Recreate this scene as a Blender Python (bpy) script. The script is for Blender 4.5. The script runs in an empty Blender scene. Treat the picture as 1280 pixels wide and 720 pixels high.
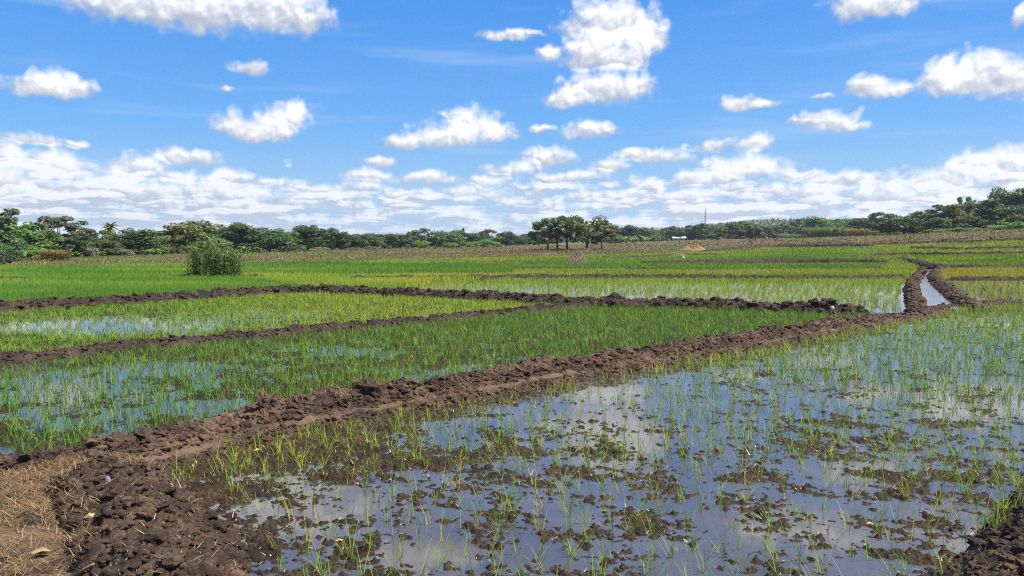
import bpy, math
import numpy as np
from mathutils import Vector, Matrix

rng = np.random.default_rng(11)
SC = bpy.context.scene
COL = SC.collection
CAM_Z = 1.9
FPX = 1004.0
PITCH = math.atan(59.0 / FPX)
SUN_AZ, SUN_EL = 100.0, 60.0      # degrees, azimuth measured from +Y towards +X

# ------------------------------------------------------------------ noise
def _hash(ix, iy, seed):
    h = (ix.astype(np.int64) * 374761393 + iy.astype(np.int64) * 668265263 + seed * 982451653) & 0xFFFFFFFF
    h = ((h ^ (h >> 13)) * 1274126177) & 0xFFFFFFFF
    h = ((h ^ (h >> 16)) * 2246822519) & 0xFFFFFFFF
    return ((h ^ (h >> 15)) & 0xFFFFFF) / float(0xFFFFFF)

def perlin(x, y, seed=0):
    x = np.asarray(x, float); y = np.asarray(y, float)
    ix = np.floor(x); iy = np.floor(y)
    fx = x - ix; fy = y - iy
    ux = fx * fx * fx * (fx * (fx * 6 - 15) + 10); uy = fy * fy * fy * (fy * (fy * 6 - 15) + 10)
    def g(ax, ay, dx, dy):
        a = _hash(ax, ay, seed) * 6.2831853
        return np.cos(a) * dx + np.sin(a) * dy
    a = g(ix, iy, fx, fy); b = g(ix + 1, iy, fx - 1, fy)
    c = g(ix, iy + 1, fx, fy - 1); d = g(ix + 1, iy + 1, fx - 1, fy - 1)
    return 1.5 * ((a * (1 - ux) + b * ux) * (1 - uy) + (c * (1 - ux) + d * ux) * uy)

def fbm(x, y, octv=4, seed=0, gain=0.5):
    t = np.zeros_like(np.asarray(x, float)); a = 1.0; s = 0
    for o in range(octv):
        t = t + a * perlin(np.asarray(x) * 2 ** o + 17.3 * o, np.asarray(y) * 2 ** o - 9.1 * o, seed + o)
        s += a; a *= gain
    return t / s * 1.4

def worley(x, y, seed=0):
    x = np.asarray(x, float); y = np.asarray(y, float)
    ix = np.floor(x); iy = np.floor(y)
    best = np.full(x.shape, 9.0); second = np.full(x.shape, 9.0); rid = np.zeros(x.shape)
    for dx in (-1, 0, 1):
        for dy in (-1, 0, 1):
            cx = ix + dx; cy = iy + dy
            px = cx + _hash(cx, cy, seed); py = cy + _hash(cx, cy, seed + 31)
            d = np.hypot(px - x, py - y)
            r = _hash(cx, cy, seed + 77)
            nb = d < best
            second = np.where(nb, best, np.minimum(second, d))
            rid = np.where(nb, r, rid)
            best = np.where(nb, d, best)
    return best, second, rid

def sstep(a, b, x):
    t = np.clip((np.asarray(x, float) - a) / (b - a), 0, 1)
    return t * t * (3 - 2 * t)

# ------------------------------------------------------------------ camera geometry
_FW = np.array([0, math.cos(PITCH), -math.sin(PITCH)]); _UP = np.array([0, math.sin(PITCH), math.cos(PITCH)])
def ray(x, y):
    return np.array([x - 640.0, 0, 0]) + _FW * FPX + _UP * (360.0 - y)
def proj(X, Y, Z):
    Zc = Z - CAM_Z
    d = Y * _FW[1] + Zc * _FW[2]
    d = np.where(np.abs(d) < 1e-3, 1e-3, d)
    return 640 + FPX * X / d, 360 - FPX * (Y * _UP[1] + Zc * _UP[2]) / d, d

# the lie of the land: flat paddies, rising a little towards the tree line on the right
_tx = np.array([-200, 0, 150, 300, 400, 500, 640, 700, 800, 880, 1000, 1100, 1180, 1280, 1450.0])
_td = np.array([84, 92, 110, 128, 150, 175, 220, 240, 260, 260, 240, 200, 175, 155, 140.0])
_ty = np.array([323, 321, 318, 315.5, 313, 311, 308, 306, 303, 300, 297.5, 295, 292, 288.5, 284.0])
_tz = CAM_Z - (_ty - 301) / FPX * _td
def terrain(X, Y):
    X = np.asarray(X, float); Y = np.asarray(Y, float)
    px = np.where(Y > 1, 640 + FPX * X / np.maximum(Y, 1.0), np.where(X > 0, 1450, -200))
    px = np.clip(px, -200, 1450)
    D = np.interp(px, _tx, _td); Z = np.interp(px, _tx, _tz)
    r = np.hypot(X, Y)
    return Z * sstep(0, 1, (r - 55) / (D - 55)) * sstep(55, 56, r)
def line_d(x):
    return float(np.interp(x, _tx, _td))
def P(x, y, z=None):
    d = ray(x, y); h = math.hypot(d[0], d[1])
    if z is not None:
        t = (z - CAM_Z) / d[2]
        return np.array([d[0] * t, d[1] * t, z])
    rs = np.geomspace(2, 600, 900)
    X = d[0] / h * rs; Y = d[1] / h * rs; Z = CAM_Z + d[2] / h * rs
    below = Z < terrain(X, Y)
    i = int(np.argmax(below)) if below.any() else len(rs) - 1
    return np.array([X[i], Y[i], float(terrain(X[i], Y[i]))])
def at(x, dist):
    """ground point on the bearing of x at a horizontal distance"""
    a = math.atan2(x - 640, FPX)
    X = dist * math.sin(a); Y = dist * math.cos(a)
    return np.array([X, Y, float(terrain(X, Y))])
def height_at(x, y, dist):
    d = ray(x, y); return CAM_Z + d[2] / math.hypot(d[0], d[1]) * dist

def poly_inside(px, py, poly):
    poly = np.asarray(poly, float); inside = np.zeros(np.shape(px), bool)
    j = len(poly) - 1
    for i in range(len(poly)):
        xi, yi = poly[i]; xj, yj = poly[j]
        c = ((yi > py) != (yj > py)) & (px < (xj - xi) * (py - yi) / (yj - yi + 1e-12) + xi)
        inside ^= c; j = i
    return inside
def seg_dist(X, Y, pts):
    best = np.full(np.shape(X), 1e9); side = np.zeros(np.shape(X))
    for (ax, ay), (bx, by) in zip(pts[:-1], pts[1:]):
        dx, dy = bx - ax, by - ay; L = dx * dx + dy * dy + 1e-12
        t = np.clip(((X - ax) * dx + (Y - ay) * dy) / L, 0, 1)
        d = np.hypot(X - ax - t * dx, Y - ay - t * dy)
        s = np.sign(dx * (Y - ay) - dy * (X - ax))
        m = d < best
        best = np.where(m, d, best); side = np.where(m, s, side)
    return best, side

# ------------------------------------------------------------------ mesh helpers
def mesh(name, V, Fs, attrs=None, smooth=False):
    me = bpy.data.meshes.new(name)
    V = np.asarray(V, np.float32)
    if isinstance(Fs, np.ndarray): Fs = [Fs]
    Fs = [np.asarray(F, np.int32) for F in Fs if len(F)]
    loops = np.concatenate([F.ravel() for F in Fs])
    sizes = np.concatenate([np.full(len(F), F.shape[1], np.int32) for F in Fs])
    starts = np.concatenate([[0], np.cumsum(sizes)[:-1]]).astype(np.int32)
    me.vertices.add(len(V)); me.vertices.foreach_set('co', V.ravel())
    me.loops.add(len(loops)); me.loops.foreach_set('vertex_index', loops)
    me.polygons.add(len(sizes)); me.polygons.foreach_set('loop_start', starts)
    me.polygons.foreach_set('use_smooth', np.full(len(sizes), bool(smooth)))
    for k, a in (attrs or {}).items():
        at_ = me.attributes.new(k, 'FLOAT', 'POINT'); at_.data.foreach_set('value', np.asarray(a, np.float32))
    me.update(calc_edges=True); me.validate()
    return me
def link(name, me, mat=None, parent=None, loc=None):
    o = bpy.data.objects.new(name, me); COL.objects.link(o)
    if mat is not None and me is not None and not me.materials: me.materials.append(mat)
    if parent is not None: o.parent = parent
    if loc is not None: o.location = [float(v) for v in loc]
    return o
def tag(o, label=None, cat=None, group=None, kind=None):
    if label: o['label'] = label
    if cat: o['category'] = cat
    if group: o['group'] = group
    if kind: o['kind'] = kind
    return o
def grid_faces(nr, nc, off=0):
    a = (np.arange(nr - 1)[:, None] * nc + np.arange(nc - 1)[None, :]).ravel() + off
    return np.stack([a, a + 1, a + nc + 1, a + nc], 1)
class Acc:
    def __init__(s): s.V = []; s.F = {}; s.n = 0; s.A = []
    def add(s, V, Fs, tint=0.5):
        V = np.asarray(V, float).reshape(-1, 3)
        if isinstance(Fs, np.ndarray): Fs = [Fs]
        for F in Fs:
            F = np.asarray(F)
            if len(F): s.F.setdefault(F.shape[1], []).append(F + s.n)
        s.V.append(V); s.A.append(np.broadcast_to(np.asarray(tint, float), (len(V),)) if np.ndim(tint) == 0 else np.asarray(tint, float)); s.n += len(V)
    def mesh(s, name, smooth=False):
        return mesh(name, np.concatenate(s.V), [np.concatenate(f) for f in s.F.values()], {'tint': np.concatenate(s.A)}, smooth)

def blades(base, az, length, width, lean, droop, tint, S=3):
    """narrow leaf blades: base (n,3); returns V, faces, per-vertex tint"""
    n = len(base); az = np.asarray(az); L = np.asarray(length); width = np.broadcast_to(np.asarray(width, float), (n,)); lean = np.broadcast_to(lean, (n,)); droop = np.broadcast_to(droop, (n,))
    dx, dy = np.cos(az), np.sin(az)
    tw = rng.uniform(-0.6, 0.6, n)
    sx, sy = -np.sin(az + tw), np.cos(az + tw)
    nv = 2 * S + 1
    V = np.zeros((n, nv, 3))
    for j in range(S + 1):
        t = j / S
        out = L * (lean * t + droop * t * t)
        up = L * (t * np.sqrt(np.clip(1 - lean ** 2, 0.05, 1)) - 0.55 * droop * t * t)
        c = base + np.stack([dx * out, dy * out, up], 1)
        if j < S:
            w = width * 0.5 * (1 - 0.75 * t) * (0.75 if j == 0 else 1)
            V[:, 2 * j] = c + np.stack([sx * w, sy * w, 0 * w], 1)
            V[:, 2 * j + 1] = c - np.stack([sx * w, sy * w, 0 * w], 1)
        else:
            V[:, 2 * S] = c
    o = (np.arange(n) * nv)[:, None]
    Q = [np.array([2 * j, 2 * j + 1, 2 * j + 3, 2 * j + 2]) for j in range(S - 1)]
    Q = (o[:, None] + np.array(Q)[None]).reshape(-1, 4) if S > 1 else np.zeros((0, 4), int)
    T = o + np.array([2 * S - 2, 2 * S - 1, 2 * S])[None]
    return V.reshape(-1, 3), [Q, T], np.repeat(np.broadcast_to(tint, (n,)), nv)

def tube(pts, radii, sides=6, cap=True):
    pts = np.asarray(pts, float); radii = np.broadcast_to(radii, (len(pts),))
    V = []
    for i, p in enumerate(pts):
        d = pts[min(i + 1, len(pts) - 1)] - pts[max(i - 1, 0)]
        d = d / (np.linalg.norm(d) + 1e-9)
        a = np.cross(d, [0.31, 0.95, 0.05]); a /= np.linalg.norm(a) + 1e-9; b = np.cross(d, a)
        for k in range(sides):
            t = 2 * math.pi * k / sides
            V.append(p + radii[i] * (a * math.cos(t) + b * math.sin(t)))
    F = []
    for i in range(len(pts) - 1):
        for k in range(sides):
            F.append([i * sides + k, i * sides + (k + 1) % sides, (i + 1) * sides + (k + 1) % sides, (i + 1) * sides + k])
    T = []
    if cap:
        V.append(pts[0]); V.append(pts[-1]); n = len(V)
        for k in range(sides):
            T.append([n - 2, (k + 1) % sides, k]); e = (len(pts) - 1) * sides
            T.append([n - 1, e + k, e + (k + 1) % sides])
    return np.array(V), [np.array(F, int), np.array(T, int).reshape(-1, 3)]
def box(x0, x1, y0, y1, z0, z1):
    V = np.array([[x, y, z] for z in (z0, z1) for y in (y0, y1) for x in (x0, x1)], float)
    return V, np.array([[0, 2, 3, 1], [4, 5, 7, 6], [0, 1, 5, 4], [2, 6, 7, 3], [0, 4, 6, 2], [1, 3, 7, 5]])
import bmesh
def ico(sub):
    bm = bmesh.new(); bmesh.ops.create_icosphere(bm, subdivisions=sub, radius=1.0)
    V = np.array([v.co[:] for v in bm.verts]); F = np.array([[v.index for v in f.verts] for f in bm.faces]); bm.free()
    return V, F
ICO1, ICO2, ICO3 = ico(1), ico(2), ico(3)
def lump(scale, seed, rough=0.35, base=ICO2, freq=1.7):
    V, F = base
    n = fbm(V[:, 0] * freq + V[:, 2] * 1.3 * freq + seed * 3.7, V[:, 1] * freq - V[:, 2] * 0.9 * freq + seed * 1.9, 3, seed)
    return V * (1 + rough * n)[:, None] * np.asarray(scale, float), F

# ------------------------------------------------------------------ materials
class NT:
    def __init__(s, tree): s.t = tree; s.N = tree.nodes; s.L = tree.links
    def n(s, typ, ins=None, **kw):
        nd = s.N.new(typ)
        for k, v in kw.items(): setattr(nd, k, v)
        for k, v in (ins or {}).items():
            sock = nd.inputs[k]
            if hasattr(v, 'is_output') or isinstance(v, bpy.types.NodeSocket): s.L.new(v, sock)
            else: sock.default_value = v
        return nd
    def m(s, op, a, b=None, c=None, clamp=False):
        nd = s.N.new('ShaderNodeMath'); nd.operation = op; nd.use_clamp = clamp
        for i, v in enumerate((a, b, c)):
            if v is None: continue
            if isinstance(v, bpy.types.NodeSocket): s.L.new(v, nd.inputs[i])
            else: nd.inputs[i].default_value = v
        return nd.outputs[0]
    def vm(s, op, a, b=None, c=None):
        nd = s.N.new('ShaderNodeVectorMath'); nd.operation = op
        for i, v in enumerate((a, b, c)):
            if v is None: continue
            if isinstance(v, bpy.types.NodeSocket): s.L.new(v, nd.inputs[i])
            else: nd.inputs[i].default_value = v
        return nd.outputs['Value'] if op in ('LENGTH', 'DOT_PRODUCT') else nd.outputs[0]
    def ss(s, x, a, b, lo=0.0, hi=1.0):
        nd = s.N.new('ShaderNodeMapRange'); nd.interpolation_type = 'SMOOTHSTEP'
        s.L.new(x, nd.inputs[0])
        for i, v in enumerate((a, b, lo, hi)): nd.inputs[i + 1].default_value = v
        return nd.outputs[0]
    def mixc(s, f, a, b):
        nd = s.N.new('ShaderNodeMix'); nd.data_type = 'RGBA'
        for sock, v in ((nd.inputs[0], f), (nd.inputs[6], a), (nd.inputs[7], b)):
            if isinstance(v, bpy.types.NodeSocket): s.L.new(v, sock)
            elif isinstance(v, (int, float)): sock.default_value = v
            else: sock.default_value = (*v, 1.0)
        return nd.outputs[2]
    def ramp(s, f, stops):
        nd = s.N.new('ShaderNodeValToRGB'); e = nd.color_ramp.elements
        while len(e) < len(stops): e.new(0.5)
        for el, (p, c) in zip(e, stops): el.position = p; el.color = (*c, 1)
        if isinstance(f, bpy.types.NodeSocket): s.L.new(f, nd.inputs[0])
        return nd.outputs[0]
def new_mat(name):
    m = bpy.data.materials.new(name); m.use_nodes = True; m.node_tree.nodes.clear(); return m, NT(m.node_tree)
def finish(t, shader, disp=None):
    o = t.n('ShaderNodeOutputMaterial'); t.L.new(shader, o.inputs[0])
def coords(t): return t.n('ShaderNodeNewGeometry').outputs['Position']
def noise(t, vec, scale, detail=4, rough=0.55):
    return t.n('ShaderNodeTexNoise', {'Vector': vec, 'Scale': scale, 'Detail': detail, 'Roughness': rough}).outputs['Fac']

def soil_mat(name, dark, mid, light, rough=0.9, wet_line=True, scale=1.0, path=None, bump=0.6, spec=0.3):
    m, t = new_mat(name); p = coords(t)
    n1 = noise(t, p, 3.0 * scale, 6, 0.6); n2 = noise(t, p, 22 * scale, 5, 0.65); n3 = noise(t, p, 130 * scale, 2, 0.6)
    f = t.m('ADD', t.m('MULTIPLY', n1, 0.4), t.m('ADD', t.m('MULTIPLY', n2, 0.4), t.m('MULTIPLY', n3, 0.2)))
    c = t.ramp(f, [(0.38, dark), (0.5, mid), (0.62, light)])
    fib = t.ss(noise(t, p, 60 * scale, 3, 0.7), 0.62, 0.72)
    c = t.mixc(t.m('MULTIPLY', fib, 0.35), c, tuple(min(1, v * 1.9) for v in light))
    if path is not None:
        a = t.n('ShaderNodeAttribute', attribute_name='path').outputs['Fac']
        pc = t.ramp(t.m('ADD', t.m('MULTIPLY', n1, 0.5), t.m('MULTIPLY', n2, 0.5)), [(0.35, tuple(v * 0.62 for v in path)), (0.6, path)])
        c = t.mixc(a, c, pc)
    r = rough
    if wet_line:   # soil that stands in the water line is wet
        z = t.n('ShaderNodeSeparateXYZ', {0: p}).outputs[2]
        zz = t.m('ADD', z, t.m('MULTIPLY', t.m('SUBTRACT', n2, 0.5), 0.05))
        w = t.ss(zz, 0.0, 0.07)
        c = t.mixc(w, t.mixc(0.55, c, (0.012, 0.009, 0.007)), c)
        r = t.ss(zz, 0.0, 0.06, 0.58, rough)
    b = t.n('ShaderNodeBump', {'Height': t.m('ADD', n2, t.m('MULTIPLY', n3, 0.4)), 'Strength': bump, 'Distance': 0.02 / scale})
    bs = t.n('ShaderNodeBsdfPrincipled', {'Base Color': c, 'Roughness': r, 'Specular IOR Level': spec, 'Normal': b.outputs[0]})
    finish(t, bs.outputs[0]); return m

def leaf_mat(name, stops, transl=0.35, rough=0.55, objvar=0.0, spec=0.3, tcol=(1.25, 1.2, 0.55), up=0.0):
    m, t = new_mat(name)
    a = t.n('ShaderNodeAttribute', attribute_name='tint').outputs['Fac']
    if objvar:
        r = t.n('ShaderNodeObjectInfo').outputs['Random']
        a = t.m('ADD', a, t.m('MULTIPLY', t.m('SUBTRACT', r, 0.5), objvar), clamp=True)
    c = t.ramp(a, stops)
    bs = t.n('ShaderNodeBsdfPrincipled', {'Base Color': c, 'Roughness': rough, 'Specular IOR Level': spec})
    if up:
        nn = t.vm('NORMALIZE', t.vm('ADD', t.n('ShaderNodeNewGeometry').outputs['Normal'], (0.0, 0.0, up))); t.L.new(nn, bs.inputs['Normal'])
    tc = t.n('ShaderNodeMix', data_type='RGBA', blend_type='MULTIPLY'); t.L.new(c, tc.inputs[6]); tc.inputs[0].default_value = 1; tc.inputs[7].default_value = (*tcol, 1)
    tr = t.n('ShaderNodeBsdfTranslucent', {'Color': tc.outputs[2]})
    mx = t.n('ShaderNodeMixShader', {0: transl, 1: bs.outputs[0], 2: tr.outputs[0]})
    finish(t, mx.outputs[0]); return m

def flat_mat(name, col, rough=0.7, spec=0.3, var=0.25, scale=8, bump=0.0, metal=0.0):
    m, t = new_mat(name); p = t.n('ShaderNodeTexCoord').outputs['Object']
    n1 = noise(t, p, scale, 5, 0.6)
    c = t.ramp(n1, [(0.3, tuple(v * (1 - var) for v in col)), (0.7, tuple(min(1, v * (1 + var)) for v in col))])
    bs = t.n('ShaderNodeBsdfPrincipled', {'Base Color': c, 'Roughness': rough, 'Specular IOR Level': spec, 'Metallic': metal})
    if bump:
        b = t.n('ShaderNodeBump', {'Height': n1, 'Strength': bump, 'Distance': 0.02}); t.L.new(b.outputs[0], bs.inputs['Normal'])
    finish(t, bs.outputs[0]); return m

def water_mat(name, col, rough, waves, wscale, bstr):
    m, t = new_mat(name); p = coords(t)
    n1 = noise(t, p, 1.1, 4, 0.5)
    c = t.mixc(t.ss(n1, 0.35, 0.65), col, tuple(v * 1.35 for v in col))
    w = noise(t, t.vm('MULTIPLY', p, (1.0, 0.55, 1.0)), wscale, 3, 0.5)
    b = t.n('ShaderNodeBump', {'Height': w, 'Strength': bstr, 'Distance': waves})
    bs = t.n('ShaderNodeBsdfPrincipled', {'Base Color': c, 'Roughness': t.ss(noise(t, p, 2.3, 5, 0.6), 0.4, 0.75, rough * 0.7, rough + 0.1), 'IOR': 1.75, 'Specular IOR Level': 0.5, 'Normal': b.outputs[0]})
    finish(t, bs.outputs[0]); return m

M_MUD = soil_mat('wet_mud', (0.012, 0.007, 0.004), (0.036, 0.022, 0.011), (0.085, 0.054, 0.026), rough=0.9, spec=0.12)
M_BUND = soil_mat('dug_soil', (0.012, 0.0065, 0.0045), (0.05, 0.029, 0.0175), (0.155, 0.094, 0.055), path=(0.125, 0.078, 0.048))
M_BUND_FAR = soil_mat('dug_soil_dark', (0.009, 0.005, 0.0038), (0.027, 0.0155, 0.0105), (0.085, 0.05, 0.033))
M_HEAP = soil_mat('heap_soil', (0.010, 0.006, 0.004), (0.036, 0.021, 0.0125), (0.115, 0.07, 0.04), path=(0.12, 0.075, 0.04), bump=0.8)
M_DRY = soil_mat('dry_soil', (0.05, 0.036, 0.02), (0.11, 0.08, 0.042), (0.18, 0.135, 0.07), wet_line=False, scale=0.12, spec=0.1)
M_LAND = soil_mat('grass_land', (0.05, 0.06, 0.02), (0.09, 0.11, 0.035), (0.15, 0.15, 0.06), wet_line=False, scale=0.08, spec=0.1)
M_FIELD = soil_mat('field_mud', (0.02, 0.025, 0.01), (0.045, 0.055, 0.02), (0.08, 0.09, 0.035), wet_line=False, scale=0.5, spec=0.2)
M_WATER = water_mat('paddy_water', (0.052, 0.047, 0.048), 0.03, 0.01, 7.0, 0.035)
M_CANAL = water_mat('canal_water', (0.15, 0.14, 0.145), 0.06, 0.03, 9.0, 0.28)
RICE_STOPS = [(0.0, (0.27, 0.19, 0.055)), (0.12, (0.33, 0.31, 0.045)), (0.3, (0.235, 0.3, 0.035)), (0.6, (0.1, 0.205, 0.024)), (1.0, (0.04, 0.115, 0.018))]
M_RICE = leaf_mat('rice_leaf', RICE_STOPS, up=1.2, transl=0.3, spec=0.06, rough=0.7)
M_STRAW = leaf_mat('straw', [(0.0, (0.075, 0.042, 0.02)), (0.5, (0.19, 0.115, 0.048)), (1.0, (0.38, 0.265, 0.12))], transl=0.15, tcol=(1, 1, 1))
M_DRYVEG = leaf_mat('dry_stubble', [(0.0, (0.09, 0.05, 0.03)), (0.3, (0.19, 0.12, 0.065)), (0.5, (0.26, 0.2, 0.08)), (0.65, (0.2, 0.21, 0.055)), (1.0, (0.12, 0.19, 0.045))], transl=0.2, tcol=(1, 1, 0.9))
M_LITTER = leaf_mat('litter', [(0.0, (0.12, 0.08, 0.04)), (0.5, (0.36, 0.26, 0.1)), (0.8, (0.5, 0.42, 0.26)), (1.0, (0.62, 0.56, 0.45))], transl=0.1, tcol=(1, 1, 1))
TONES = {
    'thicket': leaf_mat('leaf_thicket', [(0.0, (0.025, 0.06, 0.017)), (0.4, (0.07, 0.135, 0.036)), (0.75, (0.15, 0.21, 0.06)), (1.0, (0.34, 0.3, 0.13))], transl=0.3, up=0.6, spec=0.1),
    'dark':   leaf_mat('leaf_dark',   [(0.0, (0.027, 0.048, 0.021)), (0.5, (0.061, 0.105, 0.034)), (1.0, (0.131, 0.190, 0.059))], objvar=0.6, transl=0.3, up=0.5),
    'mid':    leaf_mat('leaf_mid',    [(0.0, (0.038, 0.076, 0.025)), (0.5, (0.089, 0.156, 0.042)), (1.0, (0.173, 0.258, 0.068))], objvar=0.6, transl=0.3, up=0.5),
    'bright': leaf_mat('leaf_bright', [(0.0, (0.064, 0.139, 0.031)), (0.5, (0.139, 0.267, 0.055)), (1.0, (0.241, 0.376, 0.089))], objvar=0.25, transl=0.35),
    'olive':  leaf_mat('leaf_olive',  [(0.0, (0.051, 0.061, 0.025)), (0.5, (0.122, 0.143, 0.044)), (1.0, (0.224, 0.224, 0.072))], objvar=0.3, transl=0.3),
    'grey':   leaf_mat('leaf_grey',   [(0.0, (0.072, 0.085, 0.055)), (0.5, (0.148, 0.173, 0.105)), (1.0, (0.258, 0.274, 0.173))], objvar=0.3, transl=0.25),
    'gold':   leaf_mat('leaf_gold',   [(0.0, (0.04, 0.06, 0.018)), (0.45, (0.085, 0.12, 0.028)), (0.8, (0.16, 0.17, 0.035)), (1.0, (0.26, 0.2, 0.04))], objvar=0.1, transl=0.3, up=0.5),
    'dry':    leaf_mat('leaf_dry',    [(0.0, (0.13, 0.085, 0.035)), (0.5, (0.28, 0.2, 0.08)), (1.0, (0.4, 0.31, 0.13))], objvar=0.2, transl=0.25),
    'cane':   leaf_mat('leaf_cane',   [(0.0, (0.055, 0.105, 0.038)), (0.5, (0.148, 0.241, 0.079)), (1.0, (0.274, 0.359, 0.156))], objvar=0.2, transl=0.3),
}
M_BARK = flat_mat('bark', (0.075, 0.055, 0.045), 0.9, 0.2, 0.4, 3)
M_PALEBARK = flat_mat('pale_bark', (0.2, 0.16, 0.12), 0.9, 0.2, 0.35, 3)

# ------------------------------------------------------------------ lines of the banks, in metres
def pl(pts, z=0.0): return [tuple(P(x, y, z)[:2]) for x, y in pts]
def plt_(pts): return [tuple(P(x, y)[:2]) for x, y in pts]
MAIN_EDGE = pl([(-140, 640), (0, 618), (120, 600), (230, 583), (330, 556), (450, 529), (600, 502), (700, 482), (800, 464), (900, 447), (1000, 429), (1100, 410), (1160, 398), (1200, 388), (1216, 385)])
RIGHT_EDGE = pl([(1216, 385), (1250, 383.5), (1290, 384), (1400, 385), (1560, 386)])
NEAR_LINE = MAIN_EDGE + RIGHT_EDGE[1:]
B2 = pl([(-160, 484), (0, 459), (160, 440), (320, 425), (450, 413), (600, 398), (720, 386), (760, 383)])
B3 = pl([(-160, 405), (0, 391), (130, 383), (240, 376), (330, 369.5), (400, 367), (500, 371), (620, 377), (740, 384), (860, 386), (950, 390), (1030, 393), (1085, 395)])
HEAP = [tuple(P(x, y, 0.28)[:2]) for x, y in ((135, 580), (165, 612), (186, 650), (206, 720), (226, 800), (250, 960))]
RBANK = [tuple(P(x, y, 0.12)[:2]) for x, y in ((1470, 540), (1400, 585), (1362, 630), (1346, 690), (1330, 760), (1315, 900))]

def near_mud(X, Y):
    d, s = seg_dist(X, Y, NEAR_LINE)
    dh, _ = seg_dist(X, Y, HEAP); dr, _ = seg_dist(X, Y, RBANK)
    r = np.hypot(X, Y)
    thr = 0.17 + 0.14 * sstep(6, 12, r) - 0.75 * np.exp(-(d / 0.40) ** 2) * (0.45 + 0.75 * sstep(0.5, -3.5, X)) - 0.30 * sstep(1.6, 0.3, dh) - 0.25 * sstep(1.1, 0.2, dr)
    thr = thr - 0.5 * np.exp(-((X + 1.9) / 1.1) ** 2 - ((Y - 7.0) / 0.8) ** 2)
    a = fbm(X * 2.1 + 5 + 0.5 * Y, Y * 2.6, 5, 3, 0.6); b = fbm(X * 12, Y * 13, 3, 9)
    big = fbm(X * 0.35, Y * 0.35, 2, 21)
    f = a * 0.72 + b * 0.5 + big * 0.18 + 0.16 * perlin(X * 28, Y * 28, 14) - thr
    h = np.clip(f * 0.045, -0.05, 0.024)
    w1, w2, _ = worley(X * 16, Y * 16, 5)
    h = h + np.clip(h + 0.012, 0, 0.03) * ((0.55 - w1) * 0.9 + 0.5 * perlin(X * 45, Y * 45, 8))
    return h
def mid_mud(X, Y):
    px, py, _ = proj(X, Y, np.zeros_like(X))
    w = 0.52 * np.exp(-((px - 30) / 170) ** 2 - ((py - 478) / 24) ** 2)
    w += 0.6 * np.exp(-((px - 230) / 90) ** 2 - ((py - 462) / 9) ** 2)
    w += 0.55 * np.exp(-((px - 280) / 60) ** 2 - ((py - 506) / 8) ** 2) + 0.35 * np.exp(-((px - 120) / 130) ** 2 - ((py - 520) / 18) ** 2)
    w += 0.4 * np.exp(-((px - 420) / 70) ** 2 - ((py - 440) / 9) ** 2) + 0.5 * np.exp(-((px - 525) / 40) ** 2 - ((py - 473) / 6) ** 2) + 0.5 * np.exp(-((px - 590) / 30) ** 2 - ((py - 463) / 4) ** 2)
    w += 1.0 * np.exp(-((px - 110) / 160) ** 2 - ((py - 408) / 10) ** 2) + 0.45 * np.exp(-((px - 330) / 90) ** 2 - ((py - 393) / 7) ** 2)
    f = 0.16 + fbm(X * 1.6, Y * 1.6, 4, 41) * 0.5 + fbm(X * 8, Y * 8, 2, 44) * 0.3 - w
    return np.clip(f * 0.1, -0.05, 0.06)

# ------------------------------------------------------------------ setting: ground sheet
M1_POLY = [(-170, 655), (0, 622), (230, 583), (450, 529), (700, 482), (1000, 429), (1110, 400), (1085, 395), (950, 390), (860, 386), (760, 383), (600, 398), (320, 425), (0, 459), (-170, 486)]
M2_POLY = [(-170, 486), (0, 459), (320, 425), (600, 398), (760, 383), (620, 377), (500, 371), (400, 367), (240, 376), (0, 391), (-170, 407)]
M3_POLY = [(560, 349), (690, 348), (830, 348), (960, 348.5), (1130, 347.5), (1140, 358), (1146, 372), (1146, 392), (1030, 391), (860, 384.5), (740, 382.5), (620, 375.5), (500, 369.5), (470, 366)]
R1_POLY = [(1180, 353), (1300, 352.5), (1600, 352), (1600, 386), (1216, 384.5), (1192, 366)]
FIELD_TOP = [(-260, 338), (0, 335.5), (240, 333), (430, 330), (480, 326), (640, 322.5), (760, 320), (960, 309), (1080, 307.5), (1130, 304.5), (1280, 299.5), (1500, 292)]
def field_top(px): return np.interp(px, [a for a, _ in FIELD_TOP], [b for _, b in FIELD_TOP])
WATER_Z = 0.0

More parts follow.
